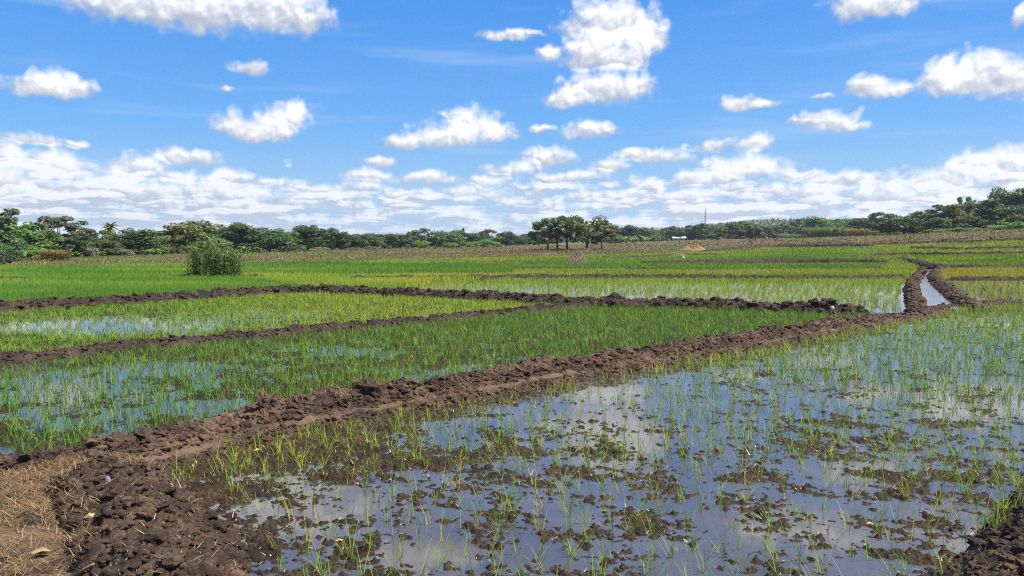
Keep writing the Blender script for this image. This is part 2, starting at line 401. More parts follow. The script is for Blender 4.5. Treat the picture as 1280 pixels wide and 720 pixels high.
def build_ground():
    azs = np.concatenate([np.linspace(-180, -62, 40)[:-1], np.linspace(-62, -36, 130)[:-1], np.linspace(-36, 36, 1150), np.linspace(36, 62, 130)[1:], np.linspace(62, 180, 40)[1:]])
    dep = np.concatenate([np.linspace(62, 26, 40)[:-1], np.linspace(26, 3.2, 620)[:-1], np.linspace(3.2, 0.35, 170)])
    rs = np.concatenate([[0.02], CAM_Z / np.tan(np.radians(dep)), [380, 500, 800, 1500, 3000, 6000]])
    A, R = np.meshgrid(np.radians(azs), rs)
    X = R * np.sin(A); Y = R * np.cos(A)
    Z = terrain(X, Y)
    flat = R < 60
    px, py, dd = proj(X, Y, Z)
    front = dd > 0.8
    M = front & flat
    near = np.zeros_like(M); 
    d, s = seg_dist(X, Y, NEAR_LINE)
    near = M & (s < 0) 
    midz = M & (poly_inside(px, py, M1_POLY) | poly_inside(px, py, M2_POLY))
    H = np.full(X.shape, -0.03)
    H[near & (R < 40)] = near_mud(X[near & (R < 40)], Y[near & (R < 40)])
    q = midz & ~near
    H[q] = mid_mud(X[q], Y[q])
    m3 = front & (poly_inside(px, py, M3_POLY) | poly_inside(px, py, R1_POLY))
    o = flat & ~near & ~q & ~m3
    H[o] = 0.02 + 0.02 * fbm(X[o] * 2, Y[o] * 2, 3, 60)
    left = M & (s > 0) & (~midz) & (R < 9)
    H[left] = 0.03
    Z = Z + np.where(flat, H, 0.02)
    far = R >= 60
    Z = Z + np.where(far & (R < 400), 0.12 * fbm(X * 0.15, Y * 0.15, 3, 71) * sstep(60, 90, R), 0)
    nr, nc = X.shape
    F = grid_faces(nr, nc)
    cx = (px.ravel()[F[:, 0]] + px.ravel()[F[:, 2]]) / 2; cy = (py.ravel()[F[:, 0]] + py.ravel()[F[:, 2]]) / 2
    cr = (R.ravel()[F[:, 0]] + R.ravel()[F[:, 2]]) / 2; cf = front.ravel()[F[:, 0]]
    nf = near.ravel()[F].any(1) & cf & (cr < 40); mf = midz.ravel()[F].any(1) & ~nf
    cX = (X.ravel()[F[:, 0]] + X.ravel()[F[:, 2]]) / 2; cY = (Y.ravel()[F[:, 0]] + Y.ravel()[F[:, 2]]) / 2
    D = np.interp(np.clip(cx, -200, 1450), _tx, _td)
    wob = 1.6 * fbm(cX * 0.08, cY * 0.08, 3, 75)
    dry = cf & (cy < field_top(cx) + wob * 0.5) & (cr < D * 1.15) & (cr > 40)
    land = ((~cf) | (cr >= D * 1.15)) & ~nf & ~mf
    land &= cr > 2.5
    fld = ~(nf | mf | dry | land)
    V = np.stack([X, Y, Z], -1).reshape(-1, 3)
    def sub(name, mask, mat, label, cat='ground'):
        f = F[mask]; u, inv = np.unique(f, return_inverse=True)
        me = mesh(name, V[u], inv.reshape(f.shape), None, True)
        tag(link(name, me, mat), label, cat, kind='structure')
    sub('mud', nf, M_MUD, 'dark wet mud floor of the flooded front paddy, rising above the water in small islands', 'mud')
    sub('mud', mf, M_MUD, 'muddy floor of the two planted paddies behind the long earth bank', 'mud')
    sub('field', fld, M_FIELD, 'flat green paddy land between the earth banks and the dry field', 'field')
    sub('dry_field', dry, M_DRY, 'tan and brown dry field in front of the tree line', 'field')
    sub('land', land, M_LAND, 'open grassy land under and beyond the tree line', 'land')
build_ground()

def ngon(name, pts, z, mat, label):
    bm = bmesh.new(); vs = [bm.verts.new((x, y, z)) for x, y in pts]
    f = bm.faces.new(vs); bm.normal_update()
    if f.normal.z < 0: f.normal_flip()
    bmesh.ops.triangulate(bm, faces=bm.faces[:])
    me = bpy.data.meshes.new(name); bm.to_mesh(me); bm.free()
    return tag(link(name, me, mat), label, 'water', kind='structure')
def inset(poly, z=0.0): return [tuple(P(x, y, z)[:2]) for x, y in poly]
OFF = [(x, y + 0.12) for x, y in MAIN_EDGE]
ngon('water', [(x, y + 0.25) for x, y in MAIN_EDGE[2:]] + [(x, y + 0.2) for x, y in RIGHT_EDGE[1:]] + [(9, 3), (6, 1.5), (-1.0, 1.5), (-2.4, 3.0), (-3.4, 5.6)], 0.0, M_WATER, 'shallow still water of the wide front paddy, mirroring sky and clouds')
ngon('water', inset(M1_POLY), 0.002, M_WATER, 'shallow water of the planted paddy just behind the long earth bank')
ngon('water', inset(M2_POLY), 0.004, M_WATER, 'pale glinting water of the second paddy behind the thin dark bank')
ngon('water', inset(M3_POLY), 0.006, M_WATER, 'shallow water under the yellow green rice left of the canal')
ngon('water', inset(R1_POLY), 0.006, M_WATER, 'shallow water under the yellow rice right of the canal')

# ------------------------------------------------------------------ banks
def resample(pts, step):
    pts = np.asarray(pts, float)
    out = []
    for i in range(len(pts) - 1):      # Catmull-Rom
        p0 = pts[max(i - 1, 0)]; p1 = pts[i]; p2 = pts[i + 1]; p3 = pts[min(i + 2, len(pts) - 1)]
        t = np.linspace(0, 1, 30, endpoint=False)[:, None]
        out.append(0.5 * ((2 * p1) + (-p0 + p2) * t + (2 * p0 - 5 * p1 + 4 * p2 - p3) * t ** 2 + (-p0 + 3 * p1 - 3 * p2 + p3) * t ** 3))
    out.append(pts[-1:]); q = np.concatenate(out)
    s = np.concatenate([[0], np.cumsum(np.hypot(*np.diff(q, axis=0).T))])
    ss, loc = [0.0], 0.0
    while loc < s[-1]:
        x = np.interp(loc, s, q[:, 0]); y = np.interp(loc, s, q[:, 1])
        loc += max(0.012, step * math.hypot(x, y)); ss.append(min(loc, s[-1]))
    ss = np.array(ss)
    return np.stack([np.interp(ss, s, q[:, 0]), np.interp(ss, s, q[:, 1])], 1), ss
def offset_dirs(c):
    t = np.gradient(c, axis=0); t /= np.linalg.norm(t, axis=1, keepdims=True) + 1e-9
    k = 9
    if len(t) > 3 * k:
        pad = np.pad(t, ((k, k), (0, 0)), 'edge'); t = np.stack([np.convolve(pad[:, i], np.ones(2 * k + 1) / (2 * k + 1), 'valid') for i in (0, 1)], 1)
        t /= np.linalg.norm(t, axis=1, keepdims=True) + 1e-9
    return np.stack([-t[:, 1], t[:, 0]], 1)     # to the left of the direction of travel
BANKS = []
def bank(label, pts, width, height, clod=0.05, nt=26, mat=None, seed=0, prof=None, step=0.0022, path=False, on_terrain=False, t0=-0.5, wn=0.18, hn=0.3, ends=True, hfade=None, wfade=None):
    c, s = resample(pts, step); nd = offset_dirs(c)
    t = np.linspace(-0.16, 1.16, nt)
    Wd = width * (1 + wn * fbm(s * 0.7, s * 0 + seed, 3, seed)); Hh = height * (1 + hn * fbm(s * 0.9, s * 0 + seed + 7, 3, seed + 3) + 0.25 * fbm(s * 4, s * 0 + seed, 2, seed + 5))
    if ends:
        Hh = Hh * sstep(0, 0.5, np.minimum(s, s[-1] - s) + 0.15)
    if wfade: Wd = Wd * np.interp(proj(c[:, 0], c[:, 1], 0 * s)[0], wfade[0], wfade[1])
    if hfade: Hh = Hh * np.interp(proj(c[:, 0], c[:, 1], 0 * s)[0], hfade[0], hfade[1])
    T, Sg = np.meshgrid(t, s)
    Wg = Wd[:, None]; Hg = Hh[:, None]
    pr = prof(T) if prof else np.where((T > 0) & (T < 1), np.clip(1 - (2 * T - 1) ** 2, 0, 1) ** 0.75, -0.9 * np.where(T <= 0, -T, T - 1) / 0.16 * 0.35)
    pa = path_mask(T + 0.09 * fbm(Sg * 1.3, T * 2, 3, 61)) * sstep(-0.35, 0.15, fbm(Sg * 0.8, T * 1.5, 3, 63) + 0.02 - 0.4 * sstep(8, 18, np.hypot(c[:, :1], c[:, 1:2]))) if path else np.zeros_like(T)
    u = T * Wg
    px_ = c[:, 0:1] + nd[:, 0:1] * (u + t0 * Wg); py_ = c[:, 1:2] + nd[:, 1:2] * (u + t0 * Wg)
    w1, w2, rid = worley(Sg * 7.0, u * 7.0, seed + 1); v1, v2, rid2 = worley(Sg * 17.0, u * 17.0, seed + 2)
    lum = (0.55 - w1) * (0.5 + rid) + 0.45 * (0.5 - v1) * (0.4 + rid2) + 0.8 * fbm(Sg * 2.2, u * 2.2, 3, seed + 8) + 0.25 * perlin(Sg * 40, u * 40, seed + 12)
    amp = clod * (1 - 0.9 * pa) * sstep(-0.16, 0.15, T) * sstep(1.16, 0.85, T)
    z = pr * Hg + lum * amp + pa * 0.012 * fbm(Sg * 3, u * 3, 3, seed + 15)
    sh = 0.8 * amp * perlin(Sg * 6 + 3, u * 6, seed + 20)
    px_ = px_ + nd[:, 0:1] * sh; py_ = py_ + nd[:, 1:2] * sh
    if on_terrain: z = z + terrain(px_, py_)
    V = np.stack([px_, py_, z], -1).reshape(-1, 3)
    at_ = {'path': pa.ravel()}
    me = mesh('earth_bank', V, grid_faces(len(s), nt), at_, False)
    BANKS.append(V)
    return tag(link('earth_bank', me, mat or M_BUND_FAR), label, 'earth bank', 'earth banks between the paddies', 'structure')

def main_prof(T):
    return np.interp(T, [-0.16, 0.0, 0.06, 0.13, 0.26, 0.36, 0.46, 0.60, 0.76, 0.9, 1.0, 1.16], [-0.35, -0.02, 0.16, 0.36, 0.44, 0.5, 0.78, 1.0, 1.0, 0.55, 0.05, -0.35])
def path_mask(T):
    return sstep(0.13, 0.2, T) * sstep(0.36, 0.27, T)
bank('long clod-topped main earth bank with a trodden path along its near side', MAIN_EDGE, 0.8, 0.215, 0.055, 70, M_BUND, 3, main_prof, 0.0016, True, t0=0.0, wn=0.1, ends=False, hfade=([60, 330, 1085, 1150, 1170], [0.72, 1.0, 1.0, 0.42, 0.3]), wfade=([40, 330], [0.72, 1.0]))
bank('thin dark earth bank dividing the two planted paddies behind the main bank', B2, 0.5, 0.17, 0.05, 26, M_BUND_FAR, 5)
bank('thick dark clod-covered earth bank crossing from the far left to the main bank', B3, 0.85, 0.26, 0.075, 34, M_BUND_FAR, 7)
bank('low dark bank at the far end of the front paddy, right of the canal', RIGHT_EDGE, 0.45, 0.16, 0.04, 24, M_BUND_FAR, 9, t0=0.0)
bank('broken muddy bank at the lower right corner of the flooded paddy', RBANK[::-1], 1.0, 0.2, 0.07, 60, M_HEAP, 13, step=0.0022)
bank('rounded brown bank along the left side of the canal', pl([(1147, 396), (1146, 384), (1141, 370), (1141, 357), (1148, 346), (1154, 339.5), (1147, 337)]), 0.52, 0.2, 0.085, 34, M_BUND, 15, step=0.0016, wn=0.35, hn=0.6)
bank('rounded brown bank along the right side of the canal', pl([(1222, 389), (1203, 380), (1187, 368), (1174, 357), (1168, 347), (1174, 339), (1186, 334.5)]), 0.62, 0.22, 0.075, 34, M_BUND, 17, step=0.0016, wn=0.35, hn=0.6)
bank('dark broken bank above the bend of the canal', pl([(1068, 319), (1092, 321.5), (1110, 325), (1128, 327.5), (1146, 332), (1172, 337.5), (1182, 337)]), 0.9, 0.36, 0.09, 26, M_BUND_FAR, 19)
FAR_BANKS = [
    ('thin dark bank along the far edge of the yellow green rice left of the canal', [(430, 352), (560, 350), (690, 348.5), (830, 348.5), (960, 349), (1060, 349), (1132, 348.5)], 0.5, 0.2),
    ('short bank slanting up from the middle of the rice', [(600, 351), (660, 347), (720, 343.5), (780, 341), (850, 339)], 0.7, 0.16),
    ('thin bank behind the second strip of yellow rice', [(640, 338.5), (760, 338), (850, 340.5), (940, 339.5), (1020, 339), (1105, 338)], 0.5, 0.2),
    ('broad dark clod bank left of the canal head', [(800, 332), (850, 331), (920, 329.5), (970, 328.5), (1040, 329), (1112, 331)], 0.95, 0.34),
    ('thin bank on the left in front of the dark rice strip', [(470, 343.5), (540, 344.5), (640, 346), (700, 346.5)], 0.4, 0.14),
    ('thin bank behind the clod mound', [(560, 333), (650, 332.5), (700, 333), (800, 332)], 0.5, 0.18),
    ('thin bank near the clod mound, beyond the others', [(500, 332), (560, 331.5), (660, 328), (700, 327.5)], 0.6, 0.2),
    ('low broken bank to the right of the clod mound', [(750, 324.5), (800, 323.5), (860, 320), (900, 321)], 1.0, 0.26),
    ('dark bank at the front edge of the brown field right of the orange mound', [(880, 316), (960, 310), (1030, 309), (1090, 308.5)], 1.0, 0.42),
    ('thin bank above the big green paddy right of the canal', [(1090, 320), (1130, 319), (1200, 318.5), (1290, 318), (1400, 317)], 0.7, 0.24),
    ('low broken bank in the pale green fields on the right', [(1140, 311), (1200, 312.5), (1290, 311), (1400, 310)], 0.9, 0.26),
    ('thin bank at the right end of the brown field', [(1090, 306.5), (1150, 304.5), (1220, 303), (1300, 300.5)], 0.8, 0.25),
    ('dark bank between the yellow rice and the green paddy right of the canal', [(1184, 335), (1220, 336.5), (1290, 336), (1420, 335)], 0.6, 0.24),
    ('dark bank between the two yellow rice plots right of the canal', [(1182, 351.5), (1220, 352), (1290, 352), (1420, 352)], 0.45, 0.2),
    ('short dark bank in the lush rice at the far left', [(-60, 354), (0, 354.5), (46, 353.5)], 0.6, 0.24),
]
for i, (lab, pts, w, h) in enumerate(FAR_BANKS):
    bank(lab, plt_(pts), w, h, 0.07, 18, M_BUND_FAR, 30 + i * 3, on_terrain=True, step=0.0025)

# canal water
cl = pl([(1177, 388.5), (1175, 385), (1168, 376), (1158, 362), (1154, 354), (1158, 346), (1164, 340.5)])
cw = [0.4, 0.46, 0.46, 0.46, 0.5, 0.55, 0.6]
cc = np.array(cl); nd = offset_dirs(cc)
L_ = [tuple(cc[i] + nd[i] * cw[i]) for i in range(len(cc))]; R_ = [tuple(cc[i] - nd[i] * cw[i]) for i in range(len(cc))]
ngon('water', L_ + R_[::-1], 0.05, M_CANAL, 'rippled bright water of the narrow canal between its two brown banks')
c2 = np.array(pl([(1113, 330.5), (1119, 332), (1127, 334)])); nd2 = offset_dirs(c2)
ngon('water', [tuple(c2[i] + nd2[i] * 0.3) for i in range(3)] + [tuple(c2[i] - nd2[i] * 0.3) for i in (2, 1, 0)], 0.07, M_CANAL, 'small bright stretch of canal water beyond the bend')

# heap of dug soil and straw-covered ground in the lower left corner
def heap_z(X, Y):
    d, s = seg_dist(X, Y, HEAP)
    right = s > 0
    w = np.where(right, 0.55, 0.40) * (1 + 0.2 * fbm(X * 1.3, Y * 1.3, 3, 90))
    core = np.clip(1 - (d / w) ** 2, 0, 1) ** 0.8
    straw = sstep(0.18, 0.42, d) * (~right)
    plat = np.where(right, -0.10, 0.10 + 0.03 * fbm(X * 2, Y * 2, 3, 91))
    dm, sm = seg_dist(X, Y, MAIN_EDGE)
    w1, w2, rid = worley(X * 6.5, Y * 6.5, 92); v1, v2, rid2 = worley(X * 15, Y * 15, 93); q1, _, rid3 = worley(X * 34, Y * 34, 94)
    lum = (0.6 - w1) * (0.3 + 1.1 * rid) + 0.55 * (0.5 - v1) * (0.3 + rid2) + 0.28 * (0.5 - q1) + 0.7 * fbm(X * 3, Y * 3, 4, 95)
    z = plat * (1 - core) + 0.27 * core + (0.085 * core ** 0.6 + 0.012) * lum
    left = (~right)
    z = np.where(left, z, np.where(d > w * 1.25, -0.12, z))
    z = np.where(right & (d <= w * 1.25), z - 0.1 * sstep(w * 0.85, w * 1.25, d), z)
    return z, straw, core
gx = np.arange(-6.2, -0.5, 0.0135); gy = np.arange(1.6, 7.4, 0.0135)
GX, GY = np.meshgrid(gx, gy)
GZ, GS, GC = heap_z(GX, GY)
dm, sm = seg_dist(GX, GY, MAIN_EDGE)
GZ = np.where(sm > 0, GZ - 0.25 * sstep(0.2, 0.6, dm), GZ)
patch = sstep(0.45, 0.6, fbm(GX * 2.4, GY * 2.4, 3, 97) * 0.6 + 0.55)
Vh = np.stack([GX, GY, GZ], -1).reshape(-1, 3)
Fh = grid_faces(len(gy), len(gx))
keep = (GZ.ravel()[Fh].max(1) > -0.09)
u, inv = np.unique(Fh[keep], return_inverse=True)
me = mesh('soil_heap', Vh[u], inv.reshape(-1, 4), {'path': (GS * 0.85 * patch).ravel()[u]}, False)
tag(link('soil_heap', me, M_HEAP), 'heap of freshly dug dark clods beside straw-strewn ground at the lower left', 'earth bank', kind='structure')
def hz(X, Y): return heap_z(np.asarray(X, float), np.asarray(Y, float))[0]

# loose clods
def clods(name, pos, size, mat, label, seed, base=ICO1, flat=0.75):
    r = np.random.default_rng(seed); n = len(pos)
    V0, F0 = base; nv = len(V0)
    sc = size[:, None] * np.stack([r.uniform(0.7, 1.3, n), r.uniform(0.7, 1.3, n), r.uniform(0.6, 1.0, n) * flat], 1)
    jit = 1 + r.uniform(-1, 1, (n, nv)) * (0.28 if nv < 20 else 0.2)
    a = r.uniform(0, 6.28, n); b = r.uniform(-0.6, 0.6, n)
    V = V0[None] * jit[..., None] * sc[:, None]
    x, y, z = V[..., 0], V[..., 1], V[..., 2]
    y, z = y * np.cos(b)[:, None] - z * np.sin(b)[:, None], y * np.sin(b)[:, None] + z * np.cos(b)[:, None]
    x, y = x * np.cos(a)[:, None] - y * np.sin(a)[:, None], x * np.sin(a)[:, None] + y * np.cos(a)[:, None]
    V = np.stack([x, y, z], -1) + pos[:, None]
    F = (F0[None] + (np.arange(n) * nv)[:, None, None]).reshape(-1, 3)
    me = mesh(name, V.reshape(-1, 3), F, {'path': np.repeat(r.uniform(0, 0.35, n) ** 2, nv)}, False)
    return tag(link(name, me, mat), label, 'clods', kind='stuff')
def on_bank(i, n, seed, tlo, thi, nt):
    r = np.random.default_rng(seed); V = BANKS[i].reshape(-1, nt, 3)
    a = r.integers(0, len(V), n); b = r.integers(int(nt * tlo), int(nt * thi), n)
    return V[a, b]
n = 11000
hx = rng.uniform(-3.4, -0.9, n); hy = rng.uniform(2.0, 6.4, n)
z_, s_, c_ = heap_z(hx, hy); k = (c_ > 0.12) & (z_ > 0)
clods('loose_clods', np.stack([hx, hy, z_], 1)[k], np.minimum(np.random.default_rng(2).lognormal(math.log(0.014), 0.65, k.sum()), 0.05), M_HEAP, 'loose crumbs of dark soil on the heap at the lower left', 3, ICO2)
cp = on_bank(0, 8000, 4, 0.40, 0.88, 70)
clods('loose_clods', cp, np.minimum(np.random.default_rng(5).lognormal(math.log(0.019), 0.6, len(cp)), 0.065), M_BUND, 'loose clods along the crest of the main earth bank', 6)
cp = np.concatenate([on_bank(0, 3500, 81, 0.13, 0.24, 70), on_bank(0, 2500, 82, 0.34, 0.5, 70)])
clods('loose_clods', cp, np.minimum(np.random.default_rng(83).lognormal(math.log(0.014), 0.6, len(cp)), 0.05), M_BUND, 'small crumbs of soil along the near foot and ledge of the main earth bank', 84)
cp = on_bank(2, 2600, 7, 0.2, 0.85, 34)
clods('loose_clods', cp, np.random.default_rng(8).lognormal(math.log(0.04), 0.45, len(cp)), M_BUND_FAR, 'loose clods along the thick dark bank behind the planted paddies', 9)
cp = on_bank(1, 1500, 10, 0.2, 0.85, 26)
clods('loose_clods', cp, np.random.default_rng(11).lognormal(math.log(0.025), 0.45, len(cp)), M_BUND_FAR, 'loose clods along the thin bank between the planted paddies', 12)
cp = on_bank(4, 2500, 13, 0.15, 0.9, 60)
clods('loose_clods', cp, np.random.default_rng(14).lognormal(math.log(0.016), 0.5, len(cp)), M_HEAP, 'loose crumbs of soil on the muddy bank at the lower right', 15)

lx = rng.uniform(-2.4, 11, 16000); ly = rng.uniform(3.9, 15, 16000)
zz = near_mud(lx, ly); d_, s_ = seg_dist(lx, ly, NEAR_LINE); dh_, _ = seg_dist(lx, ly, HEAP)
k = (s_ < 0) & (zz > -0.010) & (dh_ > 0.5) & (rng.uniform(0, 1, len(lx)) < 0.28)
clods('mud_crumbs', np.stack([lx, ly, np.maximum(zz, -0.003)], 1)[k], np.minimum(np.random.default_rng(19).lognormal(math.log(0.008), 0.5, k.sum()), 0.02), M_MUD, 'small crumbs of wet mud dotted through the water of the front paddy', 20, flat=0.6)

for bi_, lb_ in ((5, 'loose clods on the bank left of the canal'), (6, 'loose clods on the bank right of the canal')):
    cp = on_bank(bi_, 900, 60 + bi_, 0.15, 0.9, 34)
    clods('loose_clods', cp, np.random.default_rng(16).lognormal(math.log(0.035), 0.5, len(cp)), M_BUND, lb_, 17)

# single big clods that stand out on the main bank
def big_clod(x, y, z, size, seed, label, straw=0, lean=0.0):
    c_, s_ = resample(MAIN_EDGE, 0.003); q_ = c_ + offset_dirs(c_) * 0.50
    i_ = int(np.argmin(np.abs(proj(q_[:, 0], q_[:, 1], np.full(len(q_), z))[0] - x))); p = np.array([q_[i_, 0], q_[i_, 1], z])
    root = bpy.data.objects.new('soil_clod', None); COL.objects.link(root); root.location = p
    tag(root, label, 'clod', 'big clods on the main bank')
    V, F = lump(size, seed, 0.55, ICO3, 2.2)
    w1, _, _ = worley(V[:, 0] * 16 + V[:, 2] * 9, V[:, 1] * 16 - V[:, 2] * 9, seed)
    w2, _, _ = worley(V[:, 0] * 40 + V[:, 2] * 17, V[:, 1] * 40 - V[:, 2] * 23, seed + 4)
    V = V * (1 + 0.5 * (0.5 - w1) + 0.25 * (0.5 - w2))[:, None]; V[:, 0] += lean * V[:, 2]
    V[:, 2] = np.maximum(V[:, 2], -size[2] * 0.6) + size[2] * 0.5
    link('lump', mesh('lump', V, F, {'path': np.full(len(V), 0.08)}), M_BUND, root)
    if straw:
        r = np.random.default_rng(seed)
        b = np.stack([r.uniform(-0.6, 0.9, straw) * size[0], r.uniform(-1, 0.2, straw) * size[1], size[2] * r.uniform(0.6, 1.35, straw)], 1)
        Vb, Fb, tb = blades(b, r.uniform(0, 6.28, straw), r.uniform(0.08, 0.22, straw), 0.006, r.uniform(0.2, 0.8, straw), r.uniform(0.3, 0.9, straw), r.uniform(0.2, 0.9, straw), 3)
        link('straw', mesh('straw', Vb, Fb, {'tint': tb}), M_STRAW, root)
big_clod(338, 528, 0.12, (0.10, 0.09, 0.16), 21, 'tall upright clod with a pale straw side, leftmost on the bank crest', 40, -0.25)
big_clod(366, 527, 0.11, (0.12, 0.09, 0.10), 22, 'rounded clod just right of the tall upright clod', 25)
big_clod(412, 522, 0.12, (0.2, 0.10, 0.11), 23, 'long slab of turned clod with dry grass on its upper edge', 50, 0.4)
big_clod(463, 506, 0.11, (0.17, 0.10, 0.15), 24, 'peaked clod with a bent straw stalk across its face', 45)
big_clod(505, 497, 0.12, (0.18, 0.10, 0.11), 25, 'ragged clod right of the peaked one on the bank crest', 30)

# ------------------------------------------------------------------ rice
def clump_blades(base, nb, hmin, hmax, w, S, tint_mu, tint_sd, spread=0.02, lean=(0.08, 0.5), droop=(0.05, 0.45), r=rng):
    n = len(base)
    B = np.repeat(base, nb, 0); N = n * nb
    B = B + np.concatenate([r.normal(0, spread, (N, 2)), np.zeros((N, 1))], 1)
    ck = np.repeat(r.uniform(0.75, 1.15, n), nb)
    tm = np.repeat(np.broadcast_to(tint_mu, (n,)) + r.normal(0, tint_sd * 0.6, n), nb)
    return blades(B, r.uniform(0, 6.283, N), r.uniform(hmin, hmax, N) * ck, w, r.uniform(*lean, N), r.uniform(*droop, N), np.clip(tm + r.normal(0, tint_sd, N), 0, 1), S)

def jgrid(x0, x1, y0, y1, dx, dy, jit, r):
    gx, gy = np.meshgrid(np.arange(x0, x1, dx), np.arange(y0, y1, dy))
    return gx.ravel() + r.normal(0, jit * dx, gx.size), gy.ravel() + r.normal(0, jit * dy, gx.size)

r1 = np.random.default_rng(101)
X, Y = jgrid(-4, 26, 3.6, 26, 0.15, 0.18, 0.26, r1)
d, s = seg_dist(X, Y, NEAR_LINE); dh, sh_ = seg_dist(X, Y, HEAP); dr, sr = seg_dist(X, Y, RBANK)
px, py, dd = proj(X, Y, np.zeros_like(X))
k = (s < 0) & (d > 0.06) & ~((dh < 0.62)) & ~((dr < 0.35)) & (px > -60) & (px < 1400) & (py < 800)
k &= (X > -2.75)
k &= ~((sr > 0) & (Y < 9))
dens = 0.86 + 0.45 * fbm(X * 0.6, Y * 0.6, 3, 120)
dens = dens * (1 - 0.4 * np.exp(-(d / 0.9) ** 2) * (X < 3))
k &= r1.uniform(0, 1, len(X)) < dens
X, Y, d, px, py = X[k], Y[k], d[k], px[k], py[k]
Zm = near_mud(X, Y); onmud = Zm > 0.004
base = np.stack([X, Y, np.maximum(Zm, -0.03) - 0.005], 1)
inframe = (px > 8) & (px < 1272) & (py < 712)
order = np.argsort(np.hypot(X, Y) + np.where(inframe, 0, 1e6))
first = order[:300]; rest = order[300:]
protos = []
for i in range(14):
    nb = int(r1.integers(5, 11)); yel = i >= 11
    V_, F_, t_ = clump_blades(np.zeros((1, 3)), nb, 0.09, 0.25, 0.0046, 3, 0.5 if not yel else 0.2, 0.18, 0.012, r=r1)
    me = mesh('rice_clump', V_, F_, {'tint': t_}); me.materials.append(M_RICE); protos.append(me)
for j in first:
    i = int(r1.integers(0, 14)); o = bpy.data.objects.new('rice_clump', protos[i]); COL.objects.link(o)
    o.location = base[j]; o.rotation_euler = (0, 0, r1.uniform(0, 6.28)); sc = r1.uniform(0.7, 1.2); o.scale = (sc, sc, sc * r1.uniform(0.85, 1.15))
    if i >= 11: lab, g = 'yellowing rice tuft in the nearest part of the flooded front paddy', 'yellowing rice tufts nearest the camera'
    elif onmud[j]: lab, g = 'green rice tuft rooted on bare mud in the nearest part of the flooded paddy', 'green rice tufts on the nearest mud islands'
    else: lab, g = 'thin green rice tuft standing in water in the nearest part of the flooded paddy', 'green rice tufts in the nearest open water'
    tag(o, lab, 'rice tuft', g)
def stuff(name, V, F, t, mat, label, cat):
    return tag(link(name, mesh(name, V, F, {'tint': t}), mat), label, cat, kind='stuff')
nearb = rest[np.hypot(X[rest], Y[rest]) < 11]; farb = rest[np.hypot(X[rest], Y[rest]) >= 11]
edge = 0.3 * np.exp(-(d / 0.5))
A = Acc()
V_, F_, t_ = clump_blades(base[nearb], 8, 0.10, 0.27, 0.005, 3, 0.48 - edge[nearb], 0.15, 0.014, r=r1); A.add(V_, F_, t_)
V_, F_, t_ = clump_blades(base[farb], 7, 0.12, 0.30, 0.0085, 2, 0.56 - edge[farb], 0.15, 0.02, r=r1); A.add(V_, F_, t_)
tag(link('rice_plants', A.mesh('rice_plants'), M_RICE), 'young rice tufts across the rest of the flooded front paddy', 'rice', kind='stuff')
# weeds on the wet edges of the front paddy
wx = r1.uniform(-3.2, 22, 90000); wy = r1.uniform(4, 25, 90000)
d, s = seg_dist(wx, wy, NEAR_LINE); zz = near_mud(wx, wy); px, py, dd = proj(wx, wy, zz)
pr_ = np.exp(-np.abs(d - 0.12) / 0.28) + 0.30 * (zz > 0.003) + 0.45 * ((wx < 0.2) & (zz > 0.005) & (d < 1.6)) + 0.5 * np.exp(-d / 0.9) * (wy > 17)
k = (s < 0) & (px < 1330) & (px > -20) & (r1.uniform(0, 1, len(wx)) < pr_ * 0.27) & (zz > -0.004) & (py < 740)
dhx, shx = seg_dist(wx, wy, HEAP); k &= (dhx > 0.62) | (wy > 6.0)
wb = np.stack([wx, wy, zz - 0.004], 1)[k]
V_, F_, t_ = clump_blades(wb, 6, 0.03, 0.10, 0.005, 2, 0.3, 0.16, 0.03, (0.2, 0.9), r=r1)
stuff('weeds', V_, F_, t_, M_RICE, 'short yellow green weeds on the wet mud along the foot of the main bank', 'weeds')

# planted paddies behind the main bank
X, Y = jgrid(-16, 16, 6, 30, 0.13, 0.15, 0.22, r1)
px, py, dd = proj(X, Y, np.zeros_like(X))
dm, sm = seg_dist(X, Y, MAIN_EDGE); d2, _ = seg_dist(X, Y, B2); d3, _ = seg_dist(X, Y, B3)
Zm = mid_mud(X, Y)
k1 = poly_inside(px, py, M1_POLY) & ~((sm > 0) & (dm < 0.86)) & (d2 > 0.24) & (d3 > 0.42) & (px > -70)
k2 = poly_inside(px, py, M2_POLY) & (d2 > 0.24) & (d3 > 0.42) & (px > -70)
b1 = np.stack([X, Y, np.maximum(Zm, -0.03) - 0.005], 1)
V_, F_, t_ = clump_blades(b1[k1], 9, 0.09, 0.22, 0.0085, 2, 0.72, 0.18, 0.022, r=r1)
stuff('rice_plants', V_, F_, t_, M_RICE, 'dense young rice in the paddy just behind the long earth bank', 'rice')
lw = 0.56 - 0.15 * sstep(200, 420, px)
k2 &= r1.uniform(0, 1, len(X)) > 0.6 * np.exp(-((px - 110) / 190) ** 2 - ((py - 407) / 11) ** 2)
V_, F_, t_ = clump_blades(b1[k2], 8, 0.09, 0.20, 0.011, 2, lw[k2], 0.13, 0.025, r=r1)
stuff('rice_plants', V_, F_, t_, M_RICE, 'yellow green young rice in the second paddy, behind the thin dark bank', 'rice')
